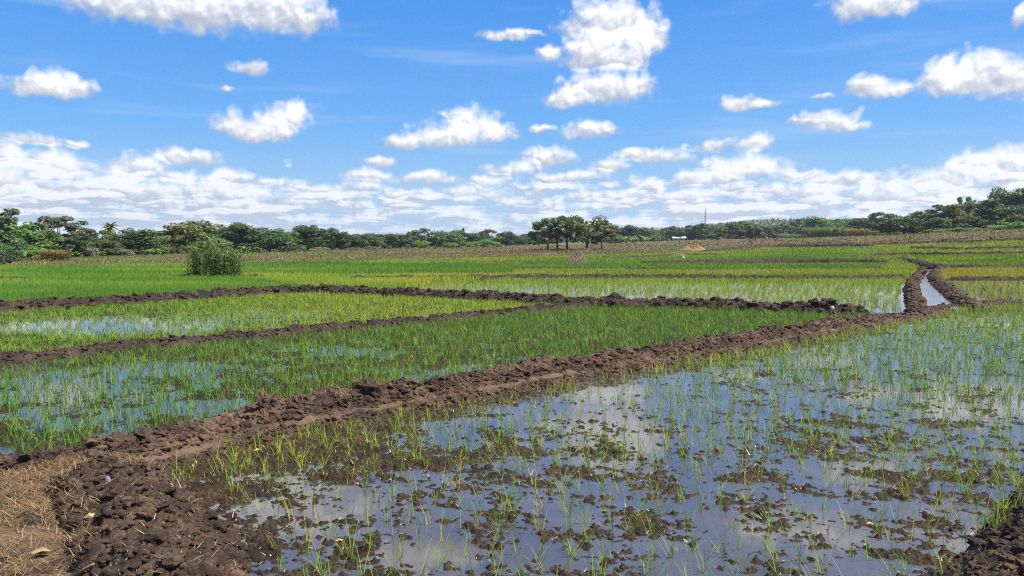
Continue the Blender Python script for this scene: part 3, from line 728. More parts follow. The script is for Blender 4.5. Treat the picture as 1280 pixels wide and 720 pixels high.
# rows of rice with water between, left and right of the canal
X, Y = jgrid(-22, 22, 20, 52, 0.25, 0.22, 0.26, r1); X = X + 0.34 * Y
px, py, dd = proj(X, Y, np.zeros_like(X))
cd, _ = seg_dist(X, Y, pl([(1140, 396), (1139, 384), (1136, 370), (1138, 357), (1147, 346)])); d3, _ = seg_dist(X, Y, B3); dc, _ = seg_dist(X, Y, pl([(1226, 389), (1208, 380), (1192, 368), (1179, 357), (1171, 347)]))
gap = 0.88 + 0.6 * fbm(X * 0.5, Y * 0.25, 3, 131) > r1.uniform(0, 1, len(X))
k = poly_inside(px, py, M3_POLY) & (cd > 0.3) & (d3 > 0.5) & (gap | (py < 356))
b = np.stack([X, Y, 0 * X - 0.01], 1)
V_, F_, t_ = clump_blades(b[k], 9, 0.12, 0.27, 0.016, 1, 0.40 + 0.1 * fbm(X[k] * 0.2, Y[k] * 0.2, 2, 130), 0.08, 0.035, (0.05, 0.35), r=r1)
stuff('rice_plants', V_, F_, t_, M_RICE, 'yellow green rice rows in glinting water left of the canal', 'rice')
X, Y = jgrid(-14, 26, 20, 44, 0.33, 0.26, 0.22, r1); X = X + 0.62 * Y
px, py, dd = proj(X, Y, np.zeros_like(X)); dc, _ = seg_dist(X, Y, pl([(1226, 389), (1208, 380), (1192, 368), (1179, 357), (1171, 347)])); b = np.stack([X, Y, 0 * X - 0.01], 1)
gap = 0.8 + 0.7 * fbm(X * 0.5, Y * 0.25, 3, 131) > r1.uniform(0, 1, len(X))
k = poly_inside(px, py, R1_POLY) & (dc > 0.45) & ((gap & (r1.uniform(0, 1, len(X)) < 0.85)) | (py < 358))
V_, F_, t_ = clump_blades(b[k], 8, 0.12, 0.25, 0.015, 1, 0.24, 0.07, 0.035, (0.05, 0.35), r=r1)
stuff('rice_plants', V_, F_, t_, M_RICE, 'pale yellow rice rows in glinting water right of the canal', 'rice')

# fields further off: (label, polygon, height, tint)
FIELDS = [
    ('lush dark green rice in the big paddy on the far left', [(-300, 412), (-160, 403), (0, 389), (130, 381), (240, 374), (330, 367.5), (395, 365), (300, 352), (240, 350), (240, 333), (0, 336), (-300, 338)], 0.34, 0.66),
    ('bright green rice between the leafy thicket and the dark bank', [(240, 350), (300, 352), (395, 365), (470, 368), (500, 369), (430, 353), (430, 347), (300, 346)], 0.3, 0.42),
    ('yellow green rice strip beside the dark bank in the middle', [(430, 347), (430, 353), (500, 369), (560, 372), (640, 377), (470, 366), (560, 351), (690, 348), (640, 346), (540, 345)], 0.27, 0.4),
    ('deep green rice strip right of the leafy thicket', [(240, 334), (430, 331), (560, 333), (650, 334), (640, 345), (540, 344), (430, 347), (240, 350)], 0.36, 0.7),
    ('yellow green rice strip in the middle distance', [(640, 340), (850, 340), (1100, 339), (1120, 333), (1142, 338), (1150, 347), (960, 347), (690, 347), (600, 349)], 0.28, 0.4),
    ('dark green rice strip below the clod mound', [(560, 333), (850, 332), (1110, 332), (1100, 338), (850, 339.5), (640, 338.5)], 0.32, 0.66),
    ('dark green rice strip left of the canal head', [(700, 327), (850, 324), (1000, 319), (1068, 320), (1110, 328), (1050, 328), (920, 329), (800, 331.5), (640, 332)], 0.32, 0.64),
    ('light green rice strip in front of the brown field', [(480, 327), (640, 323), (760, 320), (960, 310), (1084, 308), (1104, 319), (1066, 318.5), (1000, 319), (850, 324), (700, 327), (560, 332), (430, 331)], 0.3, 0.45),
    ('mid green rice in the wide paddy right of the canal head', [(1095, 321), (1290, 319), (1500, 318), (1500, 334), (1290, 335), (1190, 334), (1140, 330)], 0.32, 0.47),
    ('yellow rice in the narrow plot right of the canal', [(1182, 338), (1290, 337), (1500, 336), (1500, 351), (1290, 351), (1182, 350.5), (1176, 345)], 0.28, 0.22),
    ('pale green rice in the far fields on the right', [(1090, 307.5), (1130, 305.5), (1280, 301), (1500, 294), (1500, 317), (1290, 317.5), (1100, 319)], 0.28, 0.36),
    ('short green growth round the canal head', [(1040, 309), (1142, 309), (1142, 329), (1152, 340), (1142, 347), (1040, 349)], 0.22, 0.45),
]
rf = np.random.default_rng(202)
NF = 240000
az = rf.uniform(math.radians(-39), math.radians(39), NF)
inv = rf.uniform(0, 1, NF); rr = 1 / (1 / 24 + (1 / 215 - 1 / 24) * inv)
FX = rr * np.sin(az); FY = rr * np.cos(az); FZ = terrain(FX, FY)
fpx, fpy, _ = proj(FX, FY, FZ)
near_bank = np.zeros(NF, bool)
for bi in range(len(BANKS)):
    if bi < 2: continue
    Vb = BANKS[bi]; nt_ = {2: 34, 3: 24, 4: 60, 5: 34, 6: 34, 7: 26}.get(bi, 18)
    mid_ = Vb.reshape(-1, nt_, 3)[::6, nt_ // 2, :2]
    w_ = {2: 0.45, 5: 0.42, 6: 0.4, 7: 0.5}.get(bi, 0.34)
    dd_, _ = seg_dist(FX, FY, [tuple(q) for q in mid_[:: max(1, len(mid_) // 30)]])
    near_bank |= dd_ < w_
used = np.zeros(NF, bool)
for lab, poly, h, ti in FIELDS:
    k = poly_inside(fpx, fpy, poly) & ~used & ~near_bank
    used |= k
    if not k.any(): continue
    b = np.stack([FX, FY, FZ], 1)[k]; rk = rr[k]
    nb = 7
    B = np.repeat(b, nb, 0); R_ = np.repeat(rk, nb); N = len(B)
    B[:, :2] += rf.normal(0, 1, (N, 2)) * np.clip(0.0022 * R_, 0.04, 0.4)[:, None]
    tm = ti - 0.04 + 0.30 * fbm(B[:, 0] * 0.10, B[:, 1] * 0.2, 4, 140) + rf.normal(0, 0.09, N)
    V_, F_, t_ = blades(B, rf.uniform(0, 6.28, N), h * rf.uniform(0.55, 1.1, N), np.clip(0.00085 * R_, 0.012, 0.16), rf.uniform(0.03, 0.4, N), 0.0, np.clip(tm, 0.03, 1), 1)
    stuff('rice_plants', V_, F_, t_, M_RICE, lab, 'rice')
# stubble and weeds on the dry field
D = np.interp(np.clip(fpx, -200, 1450), _tx, _td)
k = (fpy < field_top(fpx)) & (rr < D * 1.1) & (rr > 45) & ~used
b = np.stack([FX, FY, FZ], 1)[k]; rk = rr[k]; fx_, fy_ = fpx[k], fpy[k]
nb = 5; B = np.repeat(b, nb, 0); R_ = np.repeat(rk, nb); N = len(B)
B[:, :2] += rf.normal(0, 1, (N, 2)) * np.clip(0.0028 * R_, 0.05, 0.5)[:, None]
tm = 0.54 + 0.9 * fbm(B[:, 0] * 0.06, B[:, 1] * 0.16, 4, 150) + rf.normal(0, 0.14, N)
tm += 0.35 * np.repeat(sstep(400, 0, fx_) * sstep(8, 2, np.abs(fy_ - 316)), nb)
tm -= 0.42 * np.repeat(sstep(900, 1050, fx_), nb); tm += 0.25 * np.repeat(sstep(620, 420, fx_) * sstep(330, 322, fy_), nb)
tm += 0.5 * np.repeat((fx_ > 880) & (fx_ < 1000) & (fy_ < 299), nb)
tm += 0.6 * np.repeat((fx_ > 990) & (fy_ < field_top(fx_) - 4.5 + 1.5 * fbm(FX[k] * 0.1, FY[k] * 0.1, 2, 156)), nb)
tm -= 0.25 * np.repeat(np.exp(-((fx_ - 600) / 160) ** 2 - ((fy_ - 315) / 5) ** 2), nb)
V_, F_, t_ = blades(B, rf.uniform(0, 6.28, N), rf.uniform(0.05, 0.26, N), np.clip(0.0012 * R_, 0.02, 0.25), rf.uniform(0.1, 0.7, N), 0.0, np.clip(tm, 0, 1), 1)
stuff('stubble', V_, F_, t_, M_DRYVEG, 'dry stubble and weeds across the tan and brown field', 'stubble')
n = 5000; kk = rf.choice(np.nonzero(k)[0], n)
clods('field_clods', np.stack([FX, FY, FZ + 0.03], 1)[kk] + np.concatenate([rf.normal(0, 0.3, (n, 2)), np.zeros((n, 1))], 1), np.minimum(rf.lognormal(math.log(0.08), 0.5, n), 0.22) * np.clip(rr[kk] / 110, 0.7, 1.6), M_BUND_FAR, 'dark clods scattered over the dry field', 40)

# ------------------------------------------------------------------ straw and litter in the foreground
rs_ = np.random.default_rng(303)
n = 170000; sx = rs_.uniform(-6.0, -1.0, n); sy = rs_.uniform(1.8, 7.3, n)
z_, st_, c_ = heap_z(sx, sy); dm, sm = seg_dist(sx, sy, MAIN_EDGE)
pz = 0.5 + 0.7 * fbm(sx * 1.6, sy * 1.6, 3, 160)
pz = 0.06 + pz * (0.25 + 0.75 * sstep(3.9, 5.3, sy))
k = (z_ > 0.02) & (rs_.uniform(0, 1, n) < np.clip(st_ * pz, 0, 1)) & ((sm < 0) | (dm < 0.35)) 
sx, sy, z_ = sx[k], sy[k], z_[k]; n = len(sx)
V_, F_, t_ = blades(np.stack([sx, sy, z_ + rs_.uniform(0.0, 0.025, n)], 1), rs_.uniform(0, 6.28, n), rs_.lognormal(math.log(0.06), 0.45, n), rs_.uniform(0.003, 0.006, n), rs_.uniform(0.85, 0.99, n), rs_.uniform(0.0, 0.12, n), np.clip(rs_.normal(0.55, 0.25, n), 0, 1), 2)
stuff('straw', V_, F_, t_, M_STRAW, 'pale dry straw strewn over the ground left of the soil heap', 'straw')
# dead grass tufts
def straw_patch(x, y, z, rad, n, label, hmin=0.03, hmax=0.11):
    p = P(x, y, z); a = rs_.uniform(0, 6.28, n); q = rad * np.sqrt(rs_.uniform(0, 1, n))
    b = np.stack([p[0] + q * np.cos(a), p[1] + 0.8 * q * np.sin(a), np.full(n, 0.0)], 1)
    b[:, 2] = np.maximum(heap_z(b[:, 0], b[:, 1])[0], 0.05) - 0.01
    V_, F_, t_ = blades(b, rs_.uniform(0, 6.28, n), rs_.uniform(hmin, hmax, n), 0.0045, rs_.uniform(0.3, 0.95, n), rs_.uniform(0.1, 0.6, n), np.clip(rs_.normal(0.65, 0.2, n), 0, 1), 3)
    stuff('dry_grass', V_, F_, t_, M_STRAW, label, 'dry grass')
straw_patch(172, 600, 0.14, 0.20, 900, 'patch of pale dead grass right of the top of the soil heap')
straw_patch(112, 570, 0.16, 0.30, 1100, 'patch of pale dead grass behind the top of the soil heap')
# litter over the front paddy mud
n = 48000; lx = rs_.uniform(-2.8, 9, n); ly = rs_.uniform(3.8, 13, n)
zz = near_mud(lx, ly); d, s = seg_dist(lx, ly, NEAR_LINE); dh, _ = seg_dist(lx, ly, HEAP)
k = (s < 0) & (zz > -0.002) & (dh > 0.5) & (rs_.uniform(0, 1, n) < 0.42)
lx, ly, zz = lx[k], ly[k], zz[k]; n = len(lx)
V_, F_, t_ = blades(np.stack([lx, ly, np.maximum(zz, 0.002) + 0.006], 1), rs_.uniform(0, 6.28, n), rs_.lognormal(math.log(0.022), 0.5, n), rs_.uniform(0.004, 0.012, n), rs_.uniform(0.8, 0.99, n), 0.05, np.clip(rs_.beta(1.3, 2.0, n), 0, 1), 2)
stuff('plant_litter', V_, F_, t_, M_LITTER, 'bits of dead leaf and straw on the mud islands of the front paddy', 'litter')
n = 2600; hx = rs_.uniform(-3.4, -0.9, n); hy = rs_.uniform(2.0, 6.4, n); z_, st_, c_ = heap_z(hx, hy); k = (c_ > 0.1) & (z_ > 0.03)
hx, hy, z_ = hx[k], hy[k], z_[k]; n = len(hx)
V_, F_, t_ = blades(np.stack([hx, hy, z_ + 0.012], 1), rs_.uniform(0, 6.28, n), rs_.lognormal(math.log(0.035), 0.5, n), rs_.uniform(0.002, 0.006, n), rs_.uniform(0.7, 0.98, n), 0.1, np.clip(rs_.beta(1.3, 1.6, n), 0, 1), 2)
stuff('root_fibres', V_, F_, t_, M_LITTER, 'thin roots and straw bits sticking out of the soil heap', 'roots')

# single leaves, stones, sticks
def leaf_thing(x, y, z, L, W, rot, tint, label, curl=0.25, tilt=0.15):
    p = P(x, y, z)
    nu, nv_ = 9, 5; V = []
    for i in range(nu):
        t = i / (nu - 1)
        w = W * math.sin(math.pi * min(1, 0.08 + t * 0.92)) ** 0.8
        for j in range(nv_):
            q = j / (nv_ - 1) - 0.5
            V.append(((t - 0.5) * L, q * w, curl * L * (abs(q) * 1.2 * (w / W) + 0.6 * (t - 0.5) ** 2) + 0.004 * math.sin(9 * t + 5 * q)))
    V = np.array(V)
    me = mesh('dry_leaf', V, grid_faces(nu, nv_), {'tint': np.clip(tint + 0.1 * perlin(V[:, 0] * 50, V[:, 1] * 50, 2), 0, 1)}, True)
    o = link('dry_leaf', me, M_LITTER, loc=p); o.rotation_euler = (tilt, tilt * 0.5, rot)
    sm_ = o.modifiers.new('thickness', 'SOLIDIFY'); sm_.thickness = 0.0015
    return tag(o, label, 'leaf')
def gz(x, y, zs=0.1):     # ground height under a pixel of the lower left corner
    z = zs
    for _ in range(8):
        p = P(x, y, z); z = max(float(hz(p[0], p[1])), float(near_mud(np.array(p[0]), np.array(p[1]))), 0.0)
    return z
leaf_thing(196, 596, gz(196, 596) + 0.02, 0.09, 0.045, 0.3, 0.33, 'large curled brown leaf beside the dead grass patch')
leaf_thing(243, 637, gz(243, 637) + 0.02, 0.08, 0.045, 2.2, 0.55, 'orange brown dead leaf at the edge of the water near the heap')
leaf_thing(212, 606, gz(212, 606) + 0.015, 0.04, 0.018, 0.1, 0.7, 'small whitish leaf just below the large curled brown leaf')
leaf_thing(322, 563, 0.06, 0.07, 0.035, 1.0, 0.45, 'yellow dead leaf at the foot of the path on the main bank')
leaf_thing(424, 676, 0.04, 0.05, 0.022, 0.6, 0.5, 'pale tan dead leaf on a mud island')
leaf_thing(1087, 655, 0.04, 0.05, 0.025, 0.2, 0.55, 'pale leaf on the mud island right of centre in the front paddy')
leaf_thing(52, 692, gz(52, 692) + 0.02, 0.11, 0.05, 0.8, 0.22, 'broad curled tan leaf lying on the straw at the lower left', 0.35)
V, F = lump((0.035, 0.022, 0.03), 5, 0.35, ICO2); V[:, 0] += 0.4 * V[:, 2]
p = P(113, 646, gz(113, 646, 0.28) + 0.02)
tag(link('stone', mesh('stone', V, F, {'tint': np.full(len(V), 0.5)}), flat_mat('pale_stone', (0.38, 0.28, 0.15), 0.9, 0.2, 0.3, 40), loc=p), 'pale yellowish stone lying on the soil heap', 'stone')
V, F = lump((0.018, 0.012, 0.03), 8, 0.3, ICO2)
p = P(135, 601, gz(135, 601, 0.28) + 0.015)
tag(link('shell', mesh('shell', V, F), flat_mat('grey_shell', (0.24, 0.22, 0.27), 0.5, 0.5, 0.3, 60), loc=p), 'small greyish violet shell on top of the soil heap', 'shell')
def stick(name, pts, r0, mat, label, z=None):
    pp = []
    for x, y, dz in pts:
        g = gz(x, y, 0.2); pp.append(P(x, y, g + dz))
    pp = np.array(pp); o0 = pp[0].copy()
    V, F = tube(pp - o0, np.linspace(r0, r0 * 0.6, len(pp)), 7)
    tag(link(name, mesh(name, V, F, None, True), mat, loc=o0), label, 'stick')
stick('stick', [(90, 722, 0.02), (102, 714, 0.035), (117, 705, 0.03)], 0.011, flat_mat('stick_bark', (0.2, 0.13, 0.08), 0.9, 0.2, 0.4, 30), 'short thick brown stick at the bottom edge of the soil heap')
stick('stick', [(75, 661, 0.03), (84, 667, 0.05), (90, 677, 0.02)], 0.004, M_PALEBARK, 'thin pale bent twig low on the soil heap')
stick('stick', [(0, 698, 0.02), (25, 692, 0.02), (52, 680, 0.025)], 0.006, flat_mat('grey_stick', (0.1, 0.075, 0.06), 0.9, 0.2, 0.4, 30), 'long dark twig lying on the straw at the lower left edge')
stick('dry_root', [(185, 573, 0.05), (196, 566, 0.06), (212, 569, 0.04), (236, 574, 0.02)], 0.006, M_PALEBARK, 'pale twisted root lying along the path edge above the large brown leaf')
# grass tufts on the lower right bank
for (x, y, h, n, ti, lab) in [(1243, 661, 0.30, 46, 0.6, 'tall bright green grass tuft at the water edge of the lower right bank'), (1258, 640, 0.26, 34, 0.3, 'yellowish grass tuft behind the bright green one on the lower right bank'),
                              (1268, 575, 0.2, 30, 0.5, 'green grass tuft at the upper end of the lower right bank'), (1236, 706, 0.14, 30, 0.32, 'low yellow green tuft at the foot of the lower right bank'), (1272, 602, 0.22, 26, 0.36, 'thin yellow green tuft near the frame edge on the lower right bank')]:
    p = P(x, y, 0.08)
    V_, F_, t_ = clump_blades(np.zeros((1, 3)), n, h * 0.4, h * 0.9, 0.006, 3, ti, 0.12, 0.035, r=rs_)
    tag(link('grass_tuft', mesh('grass_tuft', V_, F_, {'tint': t_}), M_RICE, loc=(p[0], p[1], 0.06)), lab, 'grass tuft', 'grass tufts on the lower right bank')

# ------------------------------------------------------------------ trees
def crown_mesh(kind, seed, nleaf):
    """unit crown: 1 wide, 1 high (z 0..1)"""
    r = np.random.default_rng(seed); lobes = []
    if kind == 'dome':
        for i in range(30):
            a = r.uniform(0, 6.28); z = r.uniform(0.03, 0.84); rad = 0.37 * math.sqrt(max(0.05, 1 - (z - 0.33) ** 2 / 0.40)) * r.uniform(0.5, 1.0)
            lobes.append((rad * math.cos(a), rad * math.sin(a), z, r.uniform(0.11, 0.19)))
    elif kind == 'umbrella':
        for i in range(20):
            a = r.uniform(0, 6.28); rad = 0.4 * math.sqrt(r.uniform(0, 1)); z = 0.8 - 0.9 * rad ** 2 * 1.2 + r.uniform(-0.1, 0.06)
            lobes.append((rad * math.cos(a), rad * math.sin(a), z, r.uniform(0.085, 0.15)))
        for i in range(6):
            a = r.uniform(0, 6.28); rad = r.uniform(0.1, 0.35); lobes.append((rad * math.cos(a), rad * math.sin(a), r.uniform(0.3, 0.6), r.uniform(0.06, 0.1)))
    elif kind == 'open':
        for i in range(26):
            a = r.uniform(0, 6.28); z = r.uniform(0.1, 0.94); rad = 0.42 * math.sqrt(max(0.03, 1 - (z - 0.5) ** 2 / 0.27)) * r.uniform(0.5, 1.0)
            lobes.append((rad * math.cos(a), rad * math.sin(a), z, r.uniform(0.055, 0.115)))
    elif kind == 'tall':
        for i in range(20):
            z = i / 19 * 0.86 + 0.06; a = r.uniform(0, 6.28); rad = (0.3 * (1 - 0.55 * z)) * r.uniform(0.3, 1.0)
            lobes.append((rad * math.cos(a), rad * math.sin(a), z, r.uniform(0.09, 0.16) * (1.1 - 0.4 * z)))
    elif kind == 'cone':
        for i in range(24):
            z = i / 23 * 0.92 + 0.04; a = r.uniform(0, 6.28); rad = 0.34 * (1 - z) ** 0.8 * r.uniform(0.4, 1.0)
            lobes.append((rad * math.cos(a), rad * math.sin(a), z, 0.06 + 0.1 * (1 - z)))
    elif kind == 'shrub':
        for i in range(18):
            a = r.uniform(0, 6.28); rad = 0.4 * math.sqrt(r.uniform(0, 1)); z = r.uniform(0.1, 0.8) * (1 - rad)
            lobes.append((rad * math.cos(a), rad * math.sin(a), z, r.uniform(0.1, 0.18)))
    lobes = np.array(lobes)
    w = lobes[:, 3] ** 2; w /= w.sum()
    li = r.choice(len(lobes), nleaf, p=w); lb = lobes[li]
    dv = r.normal(0, 1, (nleaf, 3)); dv /= np.linalg.norm(dv, axis=1, keepdims=True)
    rad = r.uniform(0.35, 1.12, nleaf) ** 0.6
    c = lb[:, :3] + dv * (lb[:, 3] * rad)[:, None] * np.array([1, 1, 0.85])
    nrm = dv + r.normal(0, 0.7, (nleaf, 3)) + np.array([0, 0, 0.35]); nrm /= np.linalg.norm(nrm, axis=1, keepdims=True)
    a = np.cross(nrm, r.normal(0, 1, (nleaf, 3))); a /= np.linalg.norm(a, axis=1, keepdims=True); b = np.cross(nrm, a)
    sz = r.uniform(0.016, 0.038, nleaf)[:, None]
    V = np.stack([c - a * sz, c + b * sz * 0.7, c + a * sz, c - b * sz * 0.7], 1)
    V[:, 0] += 0.25 * sz * nrm; V[:, 2] -= 0.2 * sz * nrm
    lt = r.normal(0, 0.12, len(lobes))
    t = np.clip(0.5 + lt[li] + r.normal(0, 0.16, nleaf), 0, 1)
    V = V.reshape(-1, 3); z0, z1 = c[:, 2].min(), c[:, 2].max()
    V[:, 2] = (V[:, 2] - z0) / (z1 - z0)
    V[:, :2] /= 2 * np.percentile(np.abs(c[:, :2]), 98)
    tr = Acc()
    return mesh('crown', V, np.arange(nleaf * 4).reshape(-1, 4), {'tint': np.repeat(t, 4)}), lobes
def trunk_mesh(lobes, seed, zb, slim=1.0, forks=2):
    """unit trunk: stands from z=0, crown space starts at zb (the rest of 1 is the crown)"""
    r = np.random.default_rng(seed); A = Acc()
    top = zb + (1 - zb) * 0.45
    bend = r.normal(0, 0.02, 2)
    pts = [(0, 0, -0.03), (bend[0] * .4, bend[1] * .4, zb * 0.5), (bend[0], bend[1], zb), (bend[0] * 1.5, bend[1] * 1.5, top)]
    A.add(*tube(pts, np.array([0.04, 0.03, 0.026, 0.012]) * slim, 7))
    for i in r.choice(len(lobes), min(9, len(lobes)), replace=False):
        l = lobes[i]; z = zb + (1 - zb) * l[2]
        s0 = np.array([bend[0], bend[1], zb * r.uniform(0.75, 1.0) + 0.1 * (z - zb)])
        e = np.array([l[0], l[1], z]); m = (s0 + e) / 2 + r.normal(0, 0.02, 3) + np.array([0, 0, 0.03])
        A.add(*tube([s0, m, e], np.array([0.017, 0.011, 0.004]) * slim, 5))
    return A.mesh('trunk', True)
KINDS = {}
for kind, nl in (('dome', 4600), ('umbrella', 2600), ('open', 2600), ('tall', 2800), ('cone', 2200), ('shrub', 2400)):
    for v in range(3):
        cm, lb = crown_mesh(kind, 400 + 10 * len(KINDS) + v, nl)
        KINDS[kind, v] = (cm, trunk_mesh(lb, 50 + v, {'dome': 0.2, 'umbrella': 0.34, 'open': 0.3, 'tall': 0.16, 'cone': 0.12, 'shrub': 0.05}[kind], 0.9), {'dome': 0.05, 'umbrella': 0.24, 'open': 0.18, 'tall': 0.06, 'cone': 0.05, 'shrub': 0.02}[kind])
def unlinked(name, me, mat, parent):
    o = bpy.data.objects.new(name, me); COL.objects.link(o); o.parent = parent
    if not me.materials: me.materials.append(mat)
    o.material_slots[0].link = 'OBJECT'; o.material_slots[0].material = mat
    return o
_tn = [0]
def tree(x, top, w, dist, kind, tone, label, group=None, name='tree', cat='tree', bark=None, zb=None, base=None):
    _tn[0] += 1; v = _tn[0] % 3
    cm, tm, z0 = KINDS[kind, v]
    p = base if base is not None else at(x, dist)
    dist = math.hypot(p[0], p[1])
    H = max(0.5, height_at(x, top, dist) - p[2]); W = 1.14 * w / FPX * dist / max(0.2, math.cos(math.atan2(x - 640, FPX)))
    root = bpy.data.objects.new(name, None); COL.objects.link(root); root.location = p
    root.rotation_euler = (0, 0, (_tn[0] * 2.399) % 6.283); root.scale = (W, W, H)
    tag(root, label, cat, group)
    z0 = zb if zb is not None else z0
    unlinked('trunk', tm, bark or M_BARK, root)
    c = unlinked('crown', cm, TONES[tone], root); c.location = (0, 0, z0); c.scale = (1, 1, 1 - z0)
    return root

LD = line_d
LEFT_G = 'trees of the left tree line'
for x, top, w, df, kind, tone, lab in [
    (0, 260, 38, 0.98, 'tall', 'dark', 'tall dark tree at the left end of the tree line'),
    (30, 277, 46, 1.0, 'dome', 'bright', 'broad bright green tree right of the tall dark tree at the left end'),
    (50, 286, 28, 0.97, 'dome', 'mid', 'rounded mid green tree below the crown of the sparse pinkish tree'),
    (74, 270, 46, 0.97, 'open', 'grey', 'tall sparse tree with bare pale branches showing at the top'),
    (74, 294, 34, 1.0, 'dome', 'dark', 'dark dense tree at the foot of the tall sparse tree'),
    (94, 296, 28, 1.02, 'dome', 'mid', 'small dark green tree in front of the gap left of the coconut palm'),
    (109, 284, 24, 1.05, 'tall', 'dark', 'dark upright tree left of the coconut palm'),
    (125, 286, 24, 1.04, 'open', 'olive', 'loose olive tree touching the left side of the coconut palm'),
    (126, 298, 26, 1.0, 'dome', 'olive', 'low olive tree below the coconut palm'),
    (151, 299, 26, 1.0, 'dome', 'dark', 'low dark tree at the right foot of the coconut palm'),
    (171, 285, 36, 1.0, 'dome', 'mid', 'neat dome-shaped tree right of the coconut palm'),
    (195, 292, 26, 1.02, 'dome', 'mid', 'smaller green tree right of the neat dome'),
    (206, 289, 22, 1.1, 'tall', 'dark', 'dark tree in the dip before the broad olive tree'),
    (223, 279, 42, 1.03, 'dome', 'olive', 'broad olive crowned tree behind the leafy thicket, to its left'),
    (256, 276, 44, 1.08, 'dome', 'olive', 'tall golden olive tree straight above the leafy thicket'),
    (258, 292, 36, 1.0, 'dome', 'mid', 'green tree half hidden by the top of the leafy thicket'),
    (293, 278, 44, 1.03, 'dome', 'dark', 'big dark tree above the right end of the leafy thicket'),
    (316, 287, 26, 1.08, 'dome', 'dark', 'dark tree between the big dark tree and the next dome'),
    (337, 284, 44, 0.97, 'dome', 'mid', 'large rounded tree with foliage down to the ground, right of the thicket'),
    (362, 289, 26, 0.98, 'dome', 'mid', 'medium tree leaning on the large rounded tree'),
    (385, 281, 40, 0.98, 'umbrella', 'dark', 'tall flat-topped tree with sky showing under its crown'),
    (383, 291, 28, 0.99, 'open', 'mid', 'lower tree under the flat-topped one'),
    (416, 285, 30, 1.0, 'umbrella', 'dark', 'flat-topped tree on two thin trunks, right of the taller flat-topped one'),
    (424, 293, 22, 1.02, 'dome', 'dark', 'dark tree behind the two-trunked flat-topped tree'),
    (440, 292, 28, 1.02, 'dome', 'mid', 'mid green tree right of the two flat-topped trees'),
    (460, 292, 28, 1.05, 'dome', 'mid', 'rounded tree left of the pale trunked one'),
    (472, 295, 16, 0.96, 'open', 'olive', 'slim tree with a pale straight trunk'),
    (487, 292, 22, 1.0, 'dome', 'dark', 'dark tree just right of the slim pale trunked tree'),
    (501, 292, 20, 1.02, 'dome', 'dark', 'second dark tree right of the slim pale trunked tree'),
    (511, 289, 12, 0.98, 'cone', 'grey', 'thin greyish pointed tree left of the pale feathery one'),
    (528, 285, 30, 1.04, 'open', 'grey', 'pale feathery tree rising above its neighbours'),
    (526, 296, 30, 1.06, 'dome', 'dark', 'dark tree under the pale feathery one'),
    (544, 290, 20, 1.08, 'open', 'mid', 'small loose tree between the feathery and the wide dark tree'),
    (560, 287, 36, 1.0, 'dome', 'mid', 'wide dark green tree in the middle of the tree line'),
    (579, 285, 13, 1.03, 'cone', 'dark', 'narrow pointed tree like a spire'),
    (590, 291, 22, 1.02, 'dome', 'dark', 'dark tree right of the spire-shaped tree'),
    (602, 289, 22, 1.04, 'dome', 'dark', 'dark rounded tree above the pale green bush'),
    (618, 286, 28, 1.05, 'open', 'olive', 'tall olive tree above the pale green bush'),
    (633, 289, 20, 1.05, 'dome', 'dark', 'dark tree at the right end of the middle tree line'),
    (647, 292, 20, 1.1, 'dome', 'mid', 'low tree beyond the gap left of the lone grove'),
    (660, 294, 18, 1.15, 'dome', 'mid', 'smaller low tree next to the gap left of the lone grove'),
    (674, 291, 36, 1.15, 'dome', 'dark', 'dark dome-shaped tree behind the left side of the lone grove'),
]:
    tree(x, top, w, LD(x) * df, kind, tone, lab, LEFT_G)
rt = np.random.default_rng(78)
for x in np.arange(-60, 672, 15.5):
    tp = np.interp(x, [0, 100, 200, 300, 400, 500, 670], [280, 292, 290, 287, 291, 294, 296])
    tree(x + rt.uniform(-4, 4), tp + rt.uniform(-3, 4), rt.uniform(24, 34), LD(x) * rt.uniform(1.18, 1.35), rt.choice(['dome', 'dome', 'tall']), rt.choice(['dark', 'dark', 'mid']), 'dark tree standing behind the left tree line and filling its gaps', 'trees behind the left tree line')
